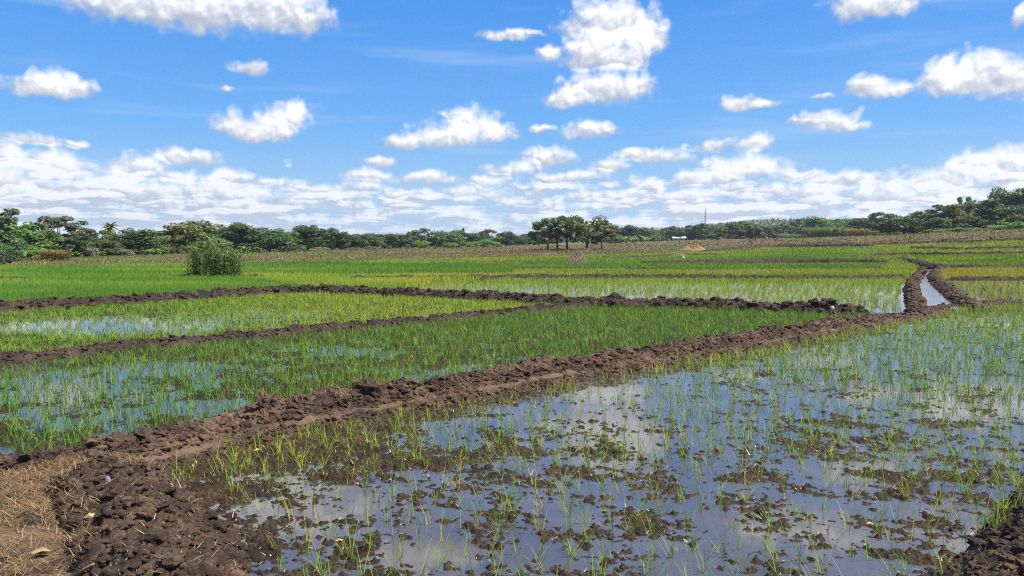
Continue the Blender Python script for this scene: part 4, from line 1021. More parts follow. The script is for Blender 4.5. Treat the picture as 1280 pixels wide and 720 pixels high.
# lone grove
GROVE = 'trees of the lone grove'
for x, by, top, w, kind, tone, lab in [
    (685, 312.5, 273, 40, 'open', 'dark', 'leftmost tree of the lone grove, with a thin straight trunk'),
    (697, 312, 269.5, 38, 'open', 'dark', 'second tree of the lone grove, between two dark thin trunks'),
    (709, 312, 269.5, 42, 'umbrella', 'dark', 'dense dark tree in the middle of the lone grove'),
    (734, 312.5, 270, 50, 'umbrella', 'gold', 'yellow tinged tree of the lone grove on a thick forked trunk'),
    (752, 312, 280, 34, 'open', 'gold', 'rightmost, smaller tree of the lone grove with yellowish leaves'),
]:
    b = P(x, by)
    tree(x, top, w, 0, kind, tone, lab, GROVE, base=b, zb=0.2)
for x, top, w, dist, kind, tone, lab in [
    (763, 281, 20, 235, 'open', 'grey', 'spindly grey tree right of the lone grove'),
    (768, 293, 20, 225, 'dome', 'mid', 'low green tree at the right foot of the lone grove'),
    (783, 281, 26, 255, 'dome', 'dark', 'very dark dome-shaped tree right of the lone grove'),
    (801, 284, 22, 262, 'dome', 'dark', 'dark tree right of the very dark dome'),
    (813, 287, 20, 270, 'dome', 'mid', 'mid green tree left of the white low building'),
    (824, 288, 18, 290, 'dome', 'dark', 'dark tree straight behind the left end of the white low building'),
    (896, 283, 22, 215, 'open', 'mid', 'single near tree with a dark trunk standing below the radio mast'),
    (928, 276, 22, 330, 'open', 'grey', 'sparse greyish tree sticking up above the distant wood'),
    (943, 280, 16, 225, 'dome', 'dark', 'dark round tree standing alone on the green strip right of the mast'),
    (1003, 272, 18, 270, 'open', 'dark', 'slender tree at the left of the tall cane patch'),
    (1022, 270, 30, 262, 'dome', 'mid', 'big rounded tree above the left end of the tall cane patch'),
    (1041, 276, 24, 275, 'dome', 'mid', 'paler tree straight above the tall cane patch'),
    (1050, 273, 18, 285, 'dome', 'mid', 'small pale green tree between two darker trees above the cane'),
    (1068, 273, 40, 222, 'dome', 'dark', 'wide very dark tree at the right end of the tall cane patch'),
    (1088, 267, 16, 230, 'tall', 'dark', 'narrow dark tree rising right of the wide very dark tree'),
    (1103, 265, 26, 215, 'tall', 'dark', 'dark upright tree left of the mushroom-shaped tree'),
    (1129, 265, 40, 182, 'dome', 'dark', 'mushroom-shaped dark tree on a short visible trunk'),
    (1150, 264, 28, 205, 'dome', 'mid', 'tree directly right of the mushroom-shaped tree, set back'),
    (1152, 277, 18, 180, 'dome', 'bright', 'small light green round tree right of the mushroom-shaped tree'),
    (1173, 256, 28, 178, 'tall', 'dark', 'tall dark tree left of the light olive tree'),
    (1168, 272, 24, 174, 'dome', 'dark', 'low dark tree in front of the tall dark one left of the olive tree'),
    (1188, 255, 26, 180, 'tall', 'olive', 'tall light olive tree in the right tree line'),
    (1203, 246, 16, 190, 'open', 'dark', 'tall thin tree poking above the right tree line'),
    (1207, 266, 26, 178, 'dome', 'olive', 'dull olive tree below the tall thin one'),
    (1219, 251, 34, 185, 'dome', 'dark', 'wide dark tree right of the tall thin one'),
    (1221, 267, 24, 166, 'dome', 'mid', 'smaller grey green tree in front of the wide dark one'),
    (1238, 249, 34, 168, 'tall', 'dark', 'dense dark tree with trunk visible, fourth from the right edge'),
    (1251, 250, 22, 178, 'tall', 'mid', 'lighter green tree behind the dense dark one near the right edge'),
    (1261, 233, 32, 172, 'umbrella', 'dark', 'tallest tree of the right tree line, with an open layered crown'),
    (1279, 234, 28, 172, 'umbrella', 'dark', 'tall open crowned tree at the right edge of the picture'),
    (1264, 256, 30, 164, 'dome', 'dark', 'broad dark tree under the tallest tree'),
    (1270, 268, 22, 158, 'dome', 'mid', 'low rounded tree near the right edge in front of the broad dark tree'),
]:
    tree(x, top, w, dist, kind, tone, lab, 'trees of the right tree line' if x > 990 else 'trees right of the lone grove')
rt = np.random.default_rng(77)
xs = np.concatenate([np.arange(832, 1016, 8.5)])
for x in xs:
    tree(x + rt.uniform(-3, 3), rt.uniform(278.5, 287) - 2.5 * float(sstep(880, 940, x)), rt.uniform(15, 26), rt.uniform(285, 330), rt.choice(['dome', 'dome', 'tall', 'open']), rt.choice(['dark', 'dark', 'mid', 'grey']), 'small tree in the even row of woodland below and right of the radio mast', 'small trees of the woodland below the radio mast')
xs = np.arange(1012, 1130, 10)
for x in xs:
    tree(x + rt.uniform(-3, 3), rt.uniform(273, 280), rt.uniform(20, 28), rt.uniform(300, 330), 'dome', rt.choice(['dark', 'mid']), 'hazy tree filling the gaps behind the right tree line', 'hazy trees behind the right tree line')

# coconut palms
def palm(x, top, dist, label, frond_n=22, seed=1, name='palm'):
    r = np.random.default_rng(seed); p = at(x, dist); H = height_at(x, top, dist) - p[2]
    root = bpy.data.objects.new(name, None); COL.objects.link(root); root.location = p; tag(root, label, 'palm')
    hub = H * 0.84; fl = H * 0.27
    pts = [(0, 0, -0.1), (0.05, 0, hub * 0.3), (0.02, 0.05, hub * 0.7), (0.1, 0, hub)]
    link('trunk', Acc.mesh((lambda A: (A.add(*tube(pts, [0.17, 0.12, 0.10, 0.09], 7)), A)[1])(Acc()), 'trunk', True), M_PALEBARK, root)
    for i in range(frond_n):
        a = i * 2.399 + r.uniform(-0.2, 0.2); e = math.radians(75 - 105 * (i / frond_n) + r.uniform(-8, 8)); L = fl * r.uniform(0.85, 1.15)
        A = Acc(); pr = []
        pos = np.array(pts[-1], float); ang = e
        for k_ in range(9):
            pr.append(pos.copy()); pos = pos + L / 8 * np.array([math.cos(a) * math.cos(ang), math.sin(a) * math.cos(ang), math.sin(ang)]); ang -= 0.17
        A.add(*tube(pr, np.linspace(0.03, 0.008, 9), 4), tint=0.6)
        side = np.array([-math.sin(a), math.cos(a), 0])
        for k_ in range(1, 9):
            for q in range(3):
                b = pr[k_ - 1] + (pr[k_] - pr[k_ - 1]) * q / 3; ll = L * 0.26 * math.sin(math.pi * (0.12 + 0.8 * k_ / 9))
                for s_ in (-1, 1):
                    d_ = (pr[k_] - pr[k_ - 1]); d_ /= np.linalg.norm(d_)
                    tip = b + (side * s_ * 0.85 + d_ * 0.5 - np.array([0, 0, 0.35])) * ll
                    A.add([b - d_ * 0.05, b + d_ * 0.05, tip], np.array([[0, 1, 2]]), tint=float(np.clip(r.normal(0.45, 0.2), 0, 1)))
        link('frond', A.mesh('frond'), TONES['mid'], root)
palm(138, 277.5, 112, 'coconut palm standing above the left tree line', 24, 3)
palm(889, 279, 300, 'small distant palm just right of the foot of the radio mast', 16, 5)
palm(764, 280, 262, 'thin distant palm behind the right side of the lone grove', 14, 6)

# shrubs, banana plants and tall grasses in front of the tree line
def banana(x, dist, hpx, label, seed, n=14, tone='bright', group='broad-leaved plants under the tree line'):
    r = np.random.default_rng(seed); p = at(x, dist); H = hpx / FPX * dist
    root = bpy.data.objects.new('banana_plant', None); COL.objects.link(root); root.location = p; tag(root, label, 'plant', group)
    A = Acc()
    for st in range(4):
        B = Acc()
        ox, oy = r.normal(0, 0.35 * H, 2); hh = H * r.uniform(0.45, 0.7)
        B.add(*tube([(ox, oy, -0.05), (ox, oy, hh * 0.6)], [0.05 * H, 0.035 * H], 6))
        link('stem', B.mesh('stem', True), TONES['cane'], root)
        for i in range(n // 2):
            a = r.uniform(0, 6.28); L = H * r.uniform(0.45, 0.75); W = L * 0.22; el = r.uniform(0.5, 1.3)
            pos = np.array([ox, oy, hh * 0.55]); pr = []
            for k_ in range(6):
                pr.append(pos.copy()); pos = pos + L / 5 * np.array([math.cos(a) * math.cos(el), math.sin(a) * math.cos(el), math.sin(el)]); el -= 0.32
            sd = np.array([-math.sin(a), math.cos(a), 0.0]); V = []
            for k_, q in enumerate(pr):
                w = W * math.sin(math.pi * (0.1 + 0.86 * k_ / 5)); V += [q - sd * w + np.array([0, 0, 0.25 * w]), q, q + sd * w + np.array([0, 0, 0.25 * w])]
            A.add(V, grid_faces(6, 3), tint=float(np.clip(r.normal(0.5, 0.2), 0, 1)))
    link('leaves', A.mesh('leaves'), TONES[tone], root)
for i, (x, df, h, tone, lab) in enumerate([
    (28, 0.93, 13, 'bright', 'broad-leaved plant below the bright green tree at the left'), (14, 0.90, 16, 'bright', 'tall broad-leaved plant near the left edge, above the dark small tree'),
    (85, 0.93, 11, 'bright', 'broad-leaved plant just right of the dry maize patch'), (99, 0.94, 10, 'bright', 'broad-leaved plant second to the right of the dry maize patch'),
    (126, 0.95, 9, 'bright', 'bright broad-leaved plant below the coconut palm, to its left'), (186, 0.95, 11, 'bright', 'broad-leaved plant below the smaller green tree right of the neat dome'),
    (197, 0.96, 12, 'bright', 'taller broad-leaved plant left of the broad olive tree'), (307, 0.96, 12, 'bright', 'broad-leaved plant at the right end of the leafy thicket, behind it'),
    (324, 0.95, 10, 'bright', 'bright plant at the left foot of the large rounded tree'), (786, 0.93, 13, 'cane', 'pale green banana plants below the very dark dome-shaped tree'),
    (798, 0.93, 13, 'cane', 'pale green banana plants right of those below the dark dome'), (812, 0.94, 11, 'cane', 'pale banana plants left of the white low building'),
]):
    banana(x, LD(x) * df, h, lab, 600 + i, tone=tone)
for i, (x, top, w, df, tone, lab) in enumerate([
    (6, 303, 26, 0.88, 'mid', 'leafy bush at the far left in front of the tall dark tree'), (32, 306, 26, 0.92, 'mid', 'dark leafy bush below the bright green tree'),
    (48, 311, 18, 0.93, 'bright', 'light green bush left of the dry maize patch'), (150, 309, 22, 0.97, 'grey', 'grey green bush right of the foot of the palm'), (108, 308, 20, 0.97, 'grey', 'pinkish grey bush left of the foot of the palm'),
    (610, 299, 30, 0.95, 'bright', 'pale bright green bush at the right end of the middle tree line'), (528, 300, 14, 0.94, 'bright', 'small bright green bush under the pale feathery tree'),
    (442, 309, 14, 0.95, 'mid', 'low bush in the open below the mid green tree'), (463, 308, 16, 0.95, 'grey', 'low grey bush left of the slim pale trunked tree'), (565, 303, 20, 0.96, 'bright', 'low light green bush under the wide dark green tree'),
    (765, 298, 22, 0.93, 'bright', 'bushy green plant right of the lone grove'), (590, 302, 18, 0.96, 'bright', 'low light green bush left of the pale bright bush'),
    (1085, 289, 22, 0.97, 'olive', 'dull olive bush right of the tall cane patch'), (1098, 288, 18, 0.97, 'bright', 'green bush right of the dull olive bush by the cane'), (1113, 289, 20, 0.97, 'olive', 'yellowish bush left of the mushroom-shaped tree'),
    (1145, 287, 22, 0.97, 'bright', 'light green bush below the small light green round tree'), (1163, 286, 22, 0.96, 'bright', 'light green bush left of the low dark bank of shrubs'), (1186, 286, 24, 0.95, 'bright', 'pale green bush below the light olive tree'),
    (1205, 284, 28, 0.95, 'mid', 'dark green bush below the dull olive tree'), (1226, 290, 12, 0.9, 'dry', 'reddish dry heap of brush in front of the smaller grey green tree'), (1246, 281, 22, 0.95, 'bright', 'yellow green bush right of the dense dark tree'), (1275, 277, 26, 0.95, 'bright', 'light green bush at the right edge below the trees'), (1258, 284, 24, 0.95, 'olive', 'low olive bush near the right edge'),
]):
    tree(x, top, w, LD(x) * df, 'shrub', tone, lab, 'bushes in front of the tree line', name='bush', cat='bush')

def cane_clump(name, base, wx_, wy_, hfun, n, leaf_per, tone, label, cat, seed, lw=0.03, leafL=0.5, droop=(0.3, 0.9), stalk=True, group=None, boxy=False):
    r = np.random.default_rng(seed); root = bpy.data.objects.new(name, None); COL.objects.link(root); root.location = base
    tag(root, label, cat, group)
    a = r.uniform(0, 6.28, n); q = np.sqrt(r.uniform(0, 1, n)); sx = wx_ * q * np.cos(a); sy = wy_ * q * np.sin(a)
    if boxy: sx = wx_ * r.uniform(-1, 1, n)
    hs = hfun(sx / wx_, r) * r.uniform(0.8, 1.08, n)
    if stalk:
        Vs, Fs, ts = blades(np.stack([sx, sy, 0 * sx - 0.05], 1), r.uniform(0, 6.28, n), hs, 0.022, r.uniform(0.0, 0.12, n), 0.0, np.clip(r.normal(0.3, 0.2, n), 0, 1), 2)
        link('stalks', mesh('stalks', Vs, Fs, {'tint': ts}), TONES['cane'] if tone != 'dry' else TONES['dry'], root)
    N = n * leaf_per; hh = np.repeat(hs, leaf_per); u_ = r.uniform(0.05, 1, N) ** 0.8
    b = np.stack([np.repeat(sx, leaf_per), np.repeat(sy, leaf_per), hh * u_], 1)
    V_, F_, t_ = blades(b, r.uniform(0, 6.28, N), leafL * r.uniform(0.6, 1.2, N), lw, r.uniform(0.3, 0.95, N), r.uniform(*droop, N), np.clip(r.normal(0.5, 0.22, N), 0, 1), 3)
    V_[:, 2] = np.maximum(V_[:, 2], 0.0)
    link('leaves', mesh('leaves', V_, F_, {'tint': t_}), TONES[tone], root)
    return root
tb = P(271, 350.5)
def th(u, r): return np.where(u < 0.05, 2.02 - 0.3 * np.abs(u + 0.25), 1.62) * (0.93 + 0.09 * np.sin(u * 11)) * r.uniform(0.78, 1.05, len(u))
cane_clump('thicket', tb, 1.22, 0.9, th, 230, 11, 'thicket', 'tall leafy thicket standing alone in the lush rice on the left', 'thicket', 5, 0.06, 0.25, (0.2, 0.9), boxy=True)
for i, (dx, w, h, lab) in enumerate([(-1.35, 0.45, 0.4, 'low dark weeds at the left foot of the leafy thicket'), (1.75, 0.75, 0.42, 'low dark trailing weeds at the right foot of the leafy thicket')]):
    cane_clump('weed_clump', tb + np.array([dx, -0.1, 0]), w, 0.35, lambda u, r: 0.3 * (1 - 0.5 * np.abs(u)), 60, 10, 'dark', lab, 'weeds', 50 + i, 0.06, 0.16, stalk=False)
mp = at(67, 84)
cane_clump('maize_patch', mp, 1.5, 0.8, lambda u, r: 0.0 * u + 0.95, 90, 12, 'dry', 'patch of dried orange maize in front of the left trees', 'maize', 61, 0.07, 0.4)
cp = at(1033, 205)
cane_clump('cane_patch', cp, 6.2, 2.5, lambda u, r: 0.0 * u + 2.1, 420, 12, 'cane', 'dense patch of tall pale green cane before the right trees', 'cane', 62, 0.1, 0.8)
cp = at(988, 215)
cane_clump('cane_patch', cp, 4.0, 2.0, lambda u, r: 0.0 * u + 0.9, 200, 10, 'cane', 'lower pale cane left of the dense tall cane patch', 'cane', 63, 0.1, 0.5)
cp = at(1072, 195)
cane_clump('cane_patch', cp, 2.5, 1.6, lambda u, r: 0.0 * u + 1.5, 160, 10, 'dry', 'dry yellow cane at the right end of the tall green cane', 'cane', 64, 0.1, 0.6)
sp = at(5, 66)
root = tree(5, 313, 16, 66, 'open', 'dark', 'small thin young tree near the left edge of the rice', 'trees of the left tree line', bark=M_BARK)

# far woods on the ridge, one mass
def woods():
    r = np.random.default_rng(900); A = Acc(); n = 26000
    az = r.uniform(math.radians(2), math.radians(36), n); dist = r.uniform(480, 1250, n)
    X = dist * np.sin(az); Y = dist * np.cos(az)
    px = 640 + FPX * X / Y
    ridge = np.interp(px, [650, 760, 850, 900, 950, 1050, 1200, 1400], [0.0, 2.0, 6.0, 14, 19, 18, 22, 28])
    Z = ridge * sstep(420, 1100, dist) + r.uniform(0, 9, n)
    c = np.stack([X, Y, Z], 1)
    nrm = r.normal(0, 1, (n, 3)) + np.array([0, 0, 0.4]); nrm /= np.linalg.norm(nrm, axis=1, keepdims=True)
    a = np.cross(nrm, r.normal(0, 1, (n, 3))); a /= np.linalg.norm(a, axis=1, keepdims=True); b = np.cross(nrm, a); sz = r.uniform(1.0, 2.6, n)[:, None]
    V = np.stack([c - a * sz, c + b * sz, c + a * sz, c - b * sz], 1).reshape(-1, 3)
    lowf = fbm(X * 0.05, Y * 0.05, 2, 5)
    t = np.repeat(np.clip(0.35 + 0.2 * lowf + r.normal(0, 0.13, n), 0, 1), 4)
    tag(link('woods', mesh('woods', V, np.arange(4 * n).reshape(-1, 4), {'tint': t}), TONES['dark']), 'far wooded ridge behind the right tree line', 'woods', kind='stuff')
    # ground of the ridge
    azs = np.radians(np.linspace(-2, 48, 90)); ds = np.array([400, 480, 600, 750, 900, 1100, 1300, 1700, 2400, 3200])
    AA, DD = np.meshgrid(azs, ds); X = DD * np.sin(AA); Y = DD * np.cos(AA); px = 640 + FPX * X / Y
    ridge = np.interp(px, [650, 760, 850, 900, 950, 1050, 1200, 1400], [0.0, 2.0, 6.0, 14, 19, 18, 22, 28])
    Z = ridge * sstep(420, 1100, DD) * sstep(3300, 1900, DD) - 2.0 * sstep(430, 400, DD) - 3 * sstep(3000, 3200, DD)
    tag(link('hill', mesh('hill', np.stack([X, Y, Z], -1).reshape(-1, 3), grid_faces(len(ds), len(azs)), None, True), M_LAND), 'low wooded ridge on the right horizon', 'hill', kind='structure')
woods()

# ------------------------------------------------------------------ mounds, building, mast, birds
def mound(name, x, y, wpx, hpx, mat, label, seed, cat, rough=0.3):
    p = P(x, y); dist = math.hypot(p[0], p[1]); W = wpx / FPX * dist / 2; H = hpx / FPX * dist
    g = np.linspace(-1.15, 1.15, 70); GX, GY = np.meshgrid(g, g)
    R = np.hypot(GX, GY); w1, _, rid = worley(GX * 6, GY * 6, seed); w2, _, rid2 = worley(GX * 14, GY * 14, seed + 1)
    Z = np.clip(1 - R, -0.15, 1) ** 1.0 * (1 + 0.2 * fbm(GX * 2, GY * 2, 3, seed)) + sstep(1.1, 0.7, R) * rough * ((0.5 - w1) * (0.3 + rid) + 0.5 * (0.5 - w2))
    V = np.stack([GX * W, GY * W * 0.8, Z * H], -1).reshape(-1, 3)
    o = link(name, mesh(name, V, grid_faces(70, 70), {'path': np.zeros(len(V))}), mat, loc=p)
    return tag(o, label, cat)
M_PILE = soil_mat('pile_soil', (0.05, 0.033, 0.026), (0.115, 0.08, 0.062), (0.2, 0.15, 0.12), wet_line=False, scale=0.4)
M_ORANGE = soil_mat('orange_straw', (0.16, 0.085, 0.035), (0.28, 0.16, 0.065), (0.38, 0.25, 0.11), wet_line=False, scale=0.3)
mound('clod_mound', 720, 331, 40, 13, M_PILE, 'pointed grey brown mound of clods in front of the lone grove', 3, 'mound', 0.45)
mound('straw_mound', 872, 313.5, 24, 7, M_ORANGE, 'bright orange straw mound in the field below the radio mast, right half', 5, 'mound')
mound('straw_mound', 859, 313, 16, 5, M_ORANGE, 'flatter reddish straw mound joined to the left of the bright orange one', 6, 'mound')
mound('clod_mound', 848, 322, 34, 5, M_PILE, 'low spread of grey brown clods below the orange straw mound', 8, 'mound', 0.5)
mound('clod_mound', 942, 304, 16, 6, M_PILE, 'small brown heap in the field right of the radio mast', 9, 'mound', 0.4)
mound('clod_mound', 680, 320, 26, 4, M_PILE, 'low pinkish brown clod heap below the left side of the lone grove', 11, 'mound', 0.5)
mound('clod_mound', 735, 313.2, 12, 3.5, M_PILE, 'small heap round the foot of the forked trunk in the lone grove', 12, 'mound', 0.4)

def building():
    p = at(850, 300); zt = height_at(850, 295.8, 300); H = zt - p[2]; W = 18 / FPX * 300
    root = bpy.data.objects.new('low_building', None); COL.objects.link(root); root.location = p; root.rotation_euler = (0, 0, -0.12)
    tag(root, 'long low white building with a pale roof before the distant wood', 'building')
    wall = flat_mat('white_wall', (0.62, 0.58, 0.52), 0.9, 0.2, 0.12, 1); roof = flat_mat('pale_roof', (0.62, 0.62, 0.63), 0.5, 0.4, 0.15, 1.5); dark = flat_mat('dark_opening', (0.03, 0.03, 0.03), 0.8)
    link('wall', mesh('wall', *box(-W / 2, W / 2, -2, 2, -0.3, H * 0.68)), wall, root)
    A = Acc(); a, b_, z0, z1 = W / 2 + 0.4, 2.5, H * 0.66, H * 1.02
    A.add([(-a, -b_, z0), (a, -b_, z0), (a, 0, z1), (-a, 0, z1), (-a, b_, z0), (a, b_, z0), (-a, -b_, z0 - .08), (a, -b_, z0 - .08), (a, 0, z1 - .08), (-a, 0, z1 - .08), (-a, b_, z0 - .08), (a, b_, z0 - .08)],
          [np.array([[0, 1, 2, 3], [3, 2, 5, 4], [7, 6, 9, 8], [8, 9, 10, 11], [0, 6, 7, 1], [4, 5, 11, 10], [0, 3, 9, 6], [3, 4, 10, 9], [1, 7, 8, 2], [2, 8, 11, 5]])])
    link('roof', A.mesh('roof'), roof, root)
    for i in range(3):
        x = -W / 2 + W * (i + 0.5) / 3
        link('window', mesh('window', *box(x - 0.4, x + 0.4, -2.03, -1.98, H * 0.28, H * 0.52)), dark, root)
building()
def mast():
    d = 700; p = at(881, d); top = height_at(881, 262, d); H = top - p[2] + 2; A = Acc()
    root = bpy.data.objects.new('radio_mast', None); COL.objects.link(root); root.location = (p[0], p[1], p[2] - 2); tag(root, 'thin grey lattice radio mast rising above the distant wood', 'mast')
    m = flat_mat('mast_steel', (0.2, 0.21, 0.23), 0.5, 0.4, 0.1, 2)
    nseg = 18
    def corner(k_, t): r_ = 0.85 * (1 - 0.45 * t); a = 2.094 * k_ + 0.4; return np.array([r_ * math.cos(a), r_ * math.sin(a), H * t])
    for k_ in range(3): A.add(*tube([corner(k_, 0), corner(k_, 1)], 0.11, 5))
    for s_ in range(nseg):
        for k_ in range(3):
            A.add(*tube([corner(k_, s_ / nseg), corner((k_ + 1) % 3, (s_ + 1) / nseg)], 0.05, 4)); A.add(*tube([corner(k_, s_ / nseg), corner((k_ + 1) % 3, s_ / nseg)], 0.05, 4))
    link('lattice', A.mesh('lattice'), m, root)
    B = Acc(); B.add(*tube([(0, 0, H), (0, 0, H + 4)], [0.08, 0.03], 5)); link('antenna', B.mesh('antenna'), m, root)
    for i, t in enumerate((0.86, 0.8)):
        C_ = Acc(); c = corner(i, t); C_.add(*tube([c, c * np.array([1.9, 1.9, 1])], [0.5, 0.62], 12)); link('dish', C_.mesh('dish'), flat_mat('dish_white', (0.5, 0.5, 0.5)), root)
mast()
def egret(x, y, label, hpx):
    p = P(x, y); d = math.hypot(p[0], p[1]); H = hpx / FPX * d
    root = bpy.data.objects.new('egret', None); COL.objects.link(root); root.location = p; root.rotation_euler = (0, 0, 2.6); root.scale = (H, H, H)
    tag(root, label, 'bird')
    m = flat_mat('white_feather', (0.8, 0.8, 0.78), 0.8, 0.2, 0.05); dk = flat_mat('bird_leg', (0.05, 0.05, 0.04), 0.7); ye = flat_mat('bill', (0.5, 0.35, 0.05), 0.5)
    body = [(-0.3, 0, 0.38), (-0.18, 0, 0.43), (-0.02, 0, 0.47), (0.1, 0, 0.52), (0.14, 0, 0.62), (0.10, 0, 0.72), (0.10, 0, 0.82), (0.14, 0, 0.9), (0.19, 0, 0.93), (0.24, 0, 0.93)]
    A = Acc(); A.add(*tube(body, [0.01, 0.075, 0.115, 0.085, 0.045, 0.033, 0.03, 0.035, 0.042, 0.018], 10)); link('body', A.mesh('body', True), m, root)
    A = Acc(); A.add(*tube([(0.23, 0, 0.93), (0.37, 0, 0.91)], [0.015, 0.003], 6)); link('bill', A.mesh('bill', True), ye, root)
    for s_ in (-1, 1):
        A = Acc(); A.add(*tube([(0.0, 0.04 * s_, 0.4), (-0.03, 0.04 * s_, 0.2), (0, 0.04 * s_, 0.0), (0.08, 0.04 * s_, 0.0)], 0.011, 5)); link('leg', A.mesh('leg', True), dk, root)
egret(854.5, 325.5, 'white egret standing in the far rice below the orange straw mound', 7.5)
p = P(1040.5, 386, 0.2); V, F = lump((0.035, 0.03, 0.036), 14, 0.9, ICO3, 2.6)
tag(link('plastic_scrap', mesh('plastic_scrap', V, F), flat_mat('white_plastic', (0.6, 0.6, 0.62), 0.35, 0.5, 0.05), loc=p + np.array([0, 0, 0.03])), 'small crumpled white scrap lying on the dark bank near the canal', 'scrap')
def stump(x, y, hpx, wpx, label, seed):
    p = P(x, y); d = math.hypot(p[0], p[1]); H = hpx / FPX * d; R = wpx / FPX * d / 2
    A = Acc(); A.add(*tube([(0, 0, -0.05), (0, 0, H * 0.4), (0.1 * R, 0, H * 0.75)], [R, R * 0.8, R * 0.65], 9)); A.add(*tube([(0, 0, H * 0.6), (R * 0.9, 0, H)], [R * 0.4, R * 0.2], 6))
    tag(link('tree_stump', A.mesh('tree_stump', True), M_BARK, loc=p), label, 'stump')
stump(567.5, 326.5, 6, 5, 'dark jagged stump at the front edge of the dry field', 1)
stump(849.5, 303.5, 4, 2, 'short dark stump in front of the white low building', 2)

# ------------------------------------------------------------------ sky with clouds
def azel(x, y):
    d = ray(x, y); return math.atan2(d[0], d[1]), math.atan2(d[2], math.hypot(d[0], d[1]))
PUFFS = [
    (120, -6, 40, 20), (180, 2, 70, 34), (250, 6, 80, 42), (330, 6, 70, 42), (378, 22, 36, 24), (330, -50, 150, 50),
    (52, 110, 44, 13), (74, 104, 30, 17), (95, 112, 22, 11), (311, 86, 22, 13), (283, 110, 10, 4),
    (292, 157, 28, 20), (322, 165, 42, 16), (352, 150, 36, 24), (370, 134, 22, 16),
    (508, 176, 30, 11), (555, 172, 60, 18), (588, 156, 40, 24), (622, 165, 26, 17), (635, 44, 34, 8), (668, 41, 14, 4),
    (758, 30, 56, 42), (806, 42, 28, 40), (740, 68, 40, 28), (775, 70, 44, 30), (752, 112, 58, 24), (705, 124, 32, 14), (795, 106, 28, 16), (687, 65, 17, 13),
    (735, 162, 31, 15), (678, 160, 18, 6), (684, 198, 34, 17), (660, 206, 20, 7), (765, 208, 28, 9), (818, 197, 50, 11), (890, 184, 34, 11), (948, 178, 20, 14), (782, 192, 18, 7),
    (924, 129, 19, 13), (953, 131, 17, 7), (1040, 152, 40, 14), (1005, 154, 18, 5), (1074, 156, 20, 7), (1090, 109, 33, 15), (1118, 113, 18, 7), (1026, 122, 14, 4),
    (1178, 106, 30, 17), (1212, 94, 44, 28), (1256, 96, 44, 26), (1300, 100, 40, 26), (1090, 4, 54, 20), (1275, 20, 10, 14), (1010, -70, 110, 28), (1240, -90, 80, 30), (520, -110, 90, 24),
    (45, 174, 27, 9), (100, 179, 12, 7), (228, 196, 42, 13), (168, 209, 36, 16), (280, 222, 32, 13), (62, 204, 48, 20), (8, 192, 20, 12), (20, 226, 60, 18), (120, 232, 60, 16), (210, 240, 60, 14), (310, 246, 60, 12),
    (700, 222, 36, 9), (930, 210, 62, 17), (878, 226, 40, 12), (1250, 205, 62, 22), (1180, 226, 60, 16), (1060, 226, 60, 12), (970, 238, 40, 12), (1020, 243, 30, 12), (450, 234, 36, 9), (500, 242, 30, 8), (525, 241, 22, 5), (610, 246, 34, 10), (850, 246, 50, 10), (380, 236, 40, 10), (1120, 245, 70, 14), (740, 246, 40, 9),
]
rp = np.random.default_rng(31)
for y0, rx0, ry0, step in ((206, 34, 10, 120), (222, 40, 9, 66), (238, 34, 7, 54), (252, 30, 5.5, 46)):
    for x in np.arange(-120, 1420, step):
        if rp.uniform() < (0.35 if y0 < 210 else 0.72): PUFFS.append((x + rp.uniform(-0.4, 0.4) * step, y0 + rp.uniform(-5, 5) * ry0 / 8, rx0 * rp.uniform(0.5, 1.2), ry0 * rp.uniform(0.6, 1.3)))
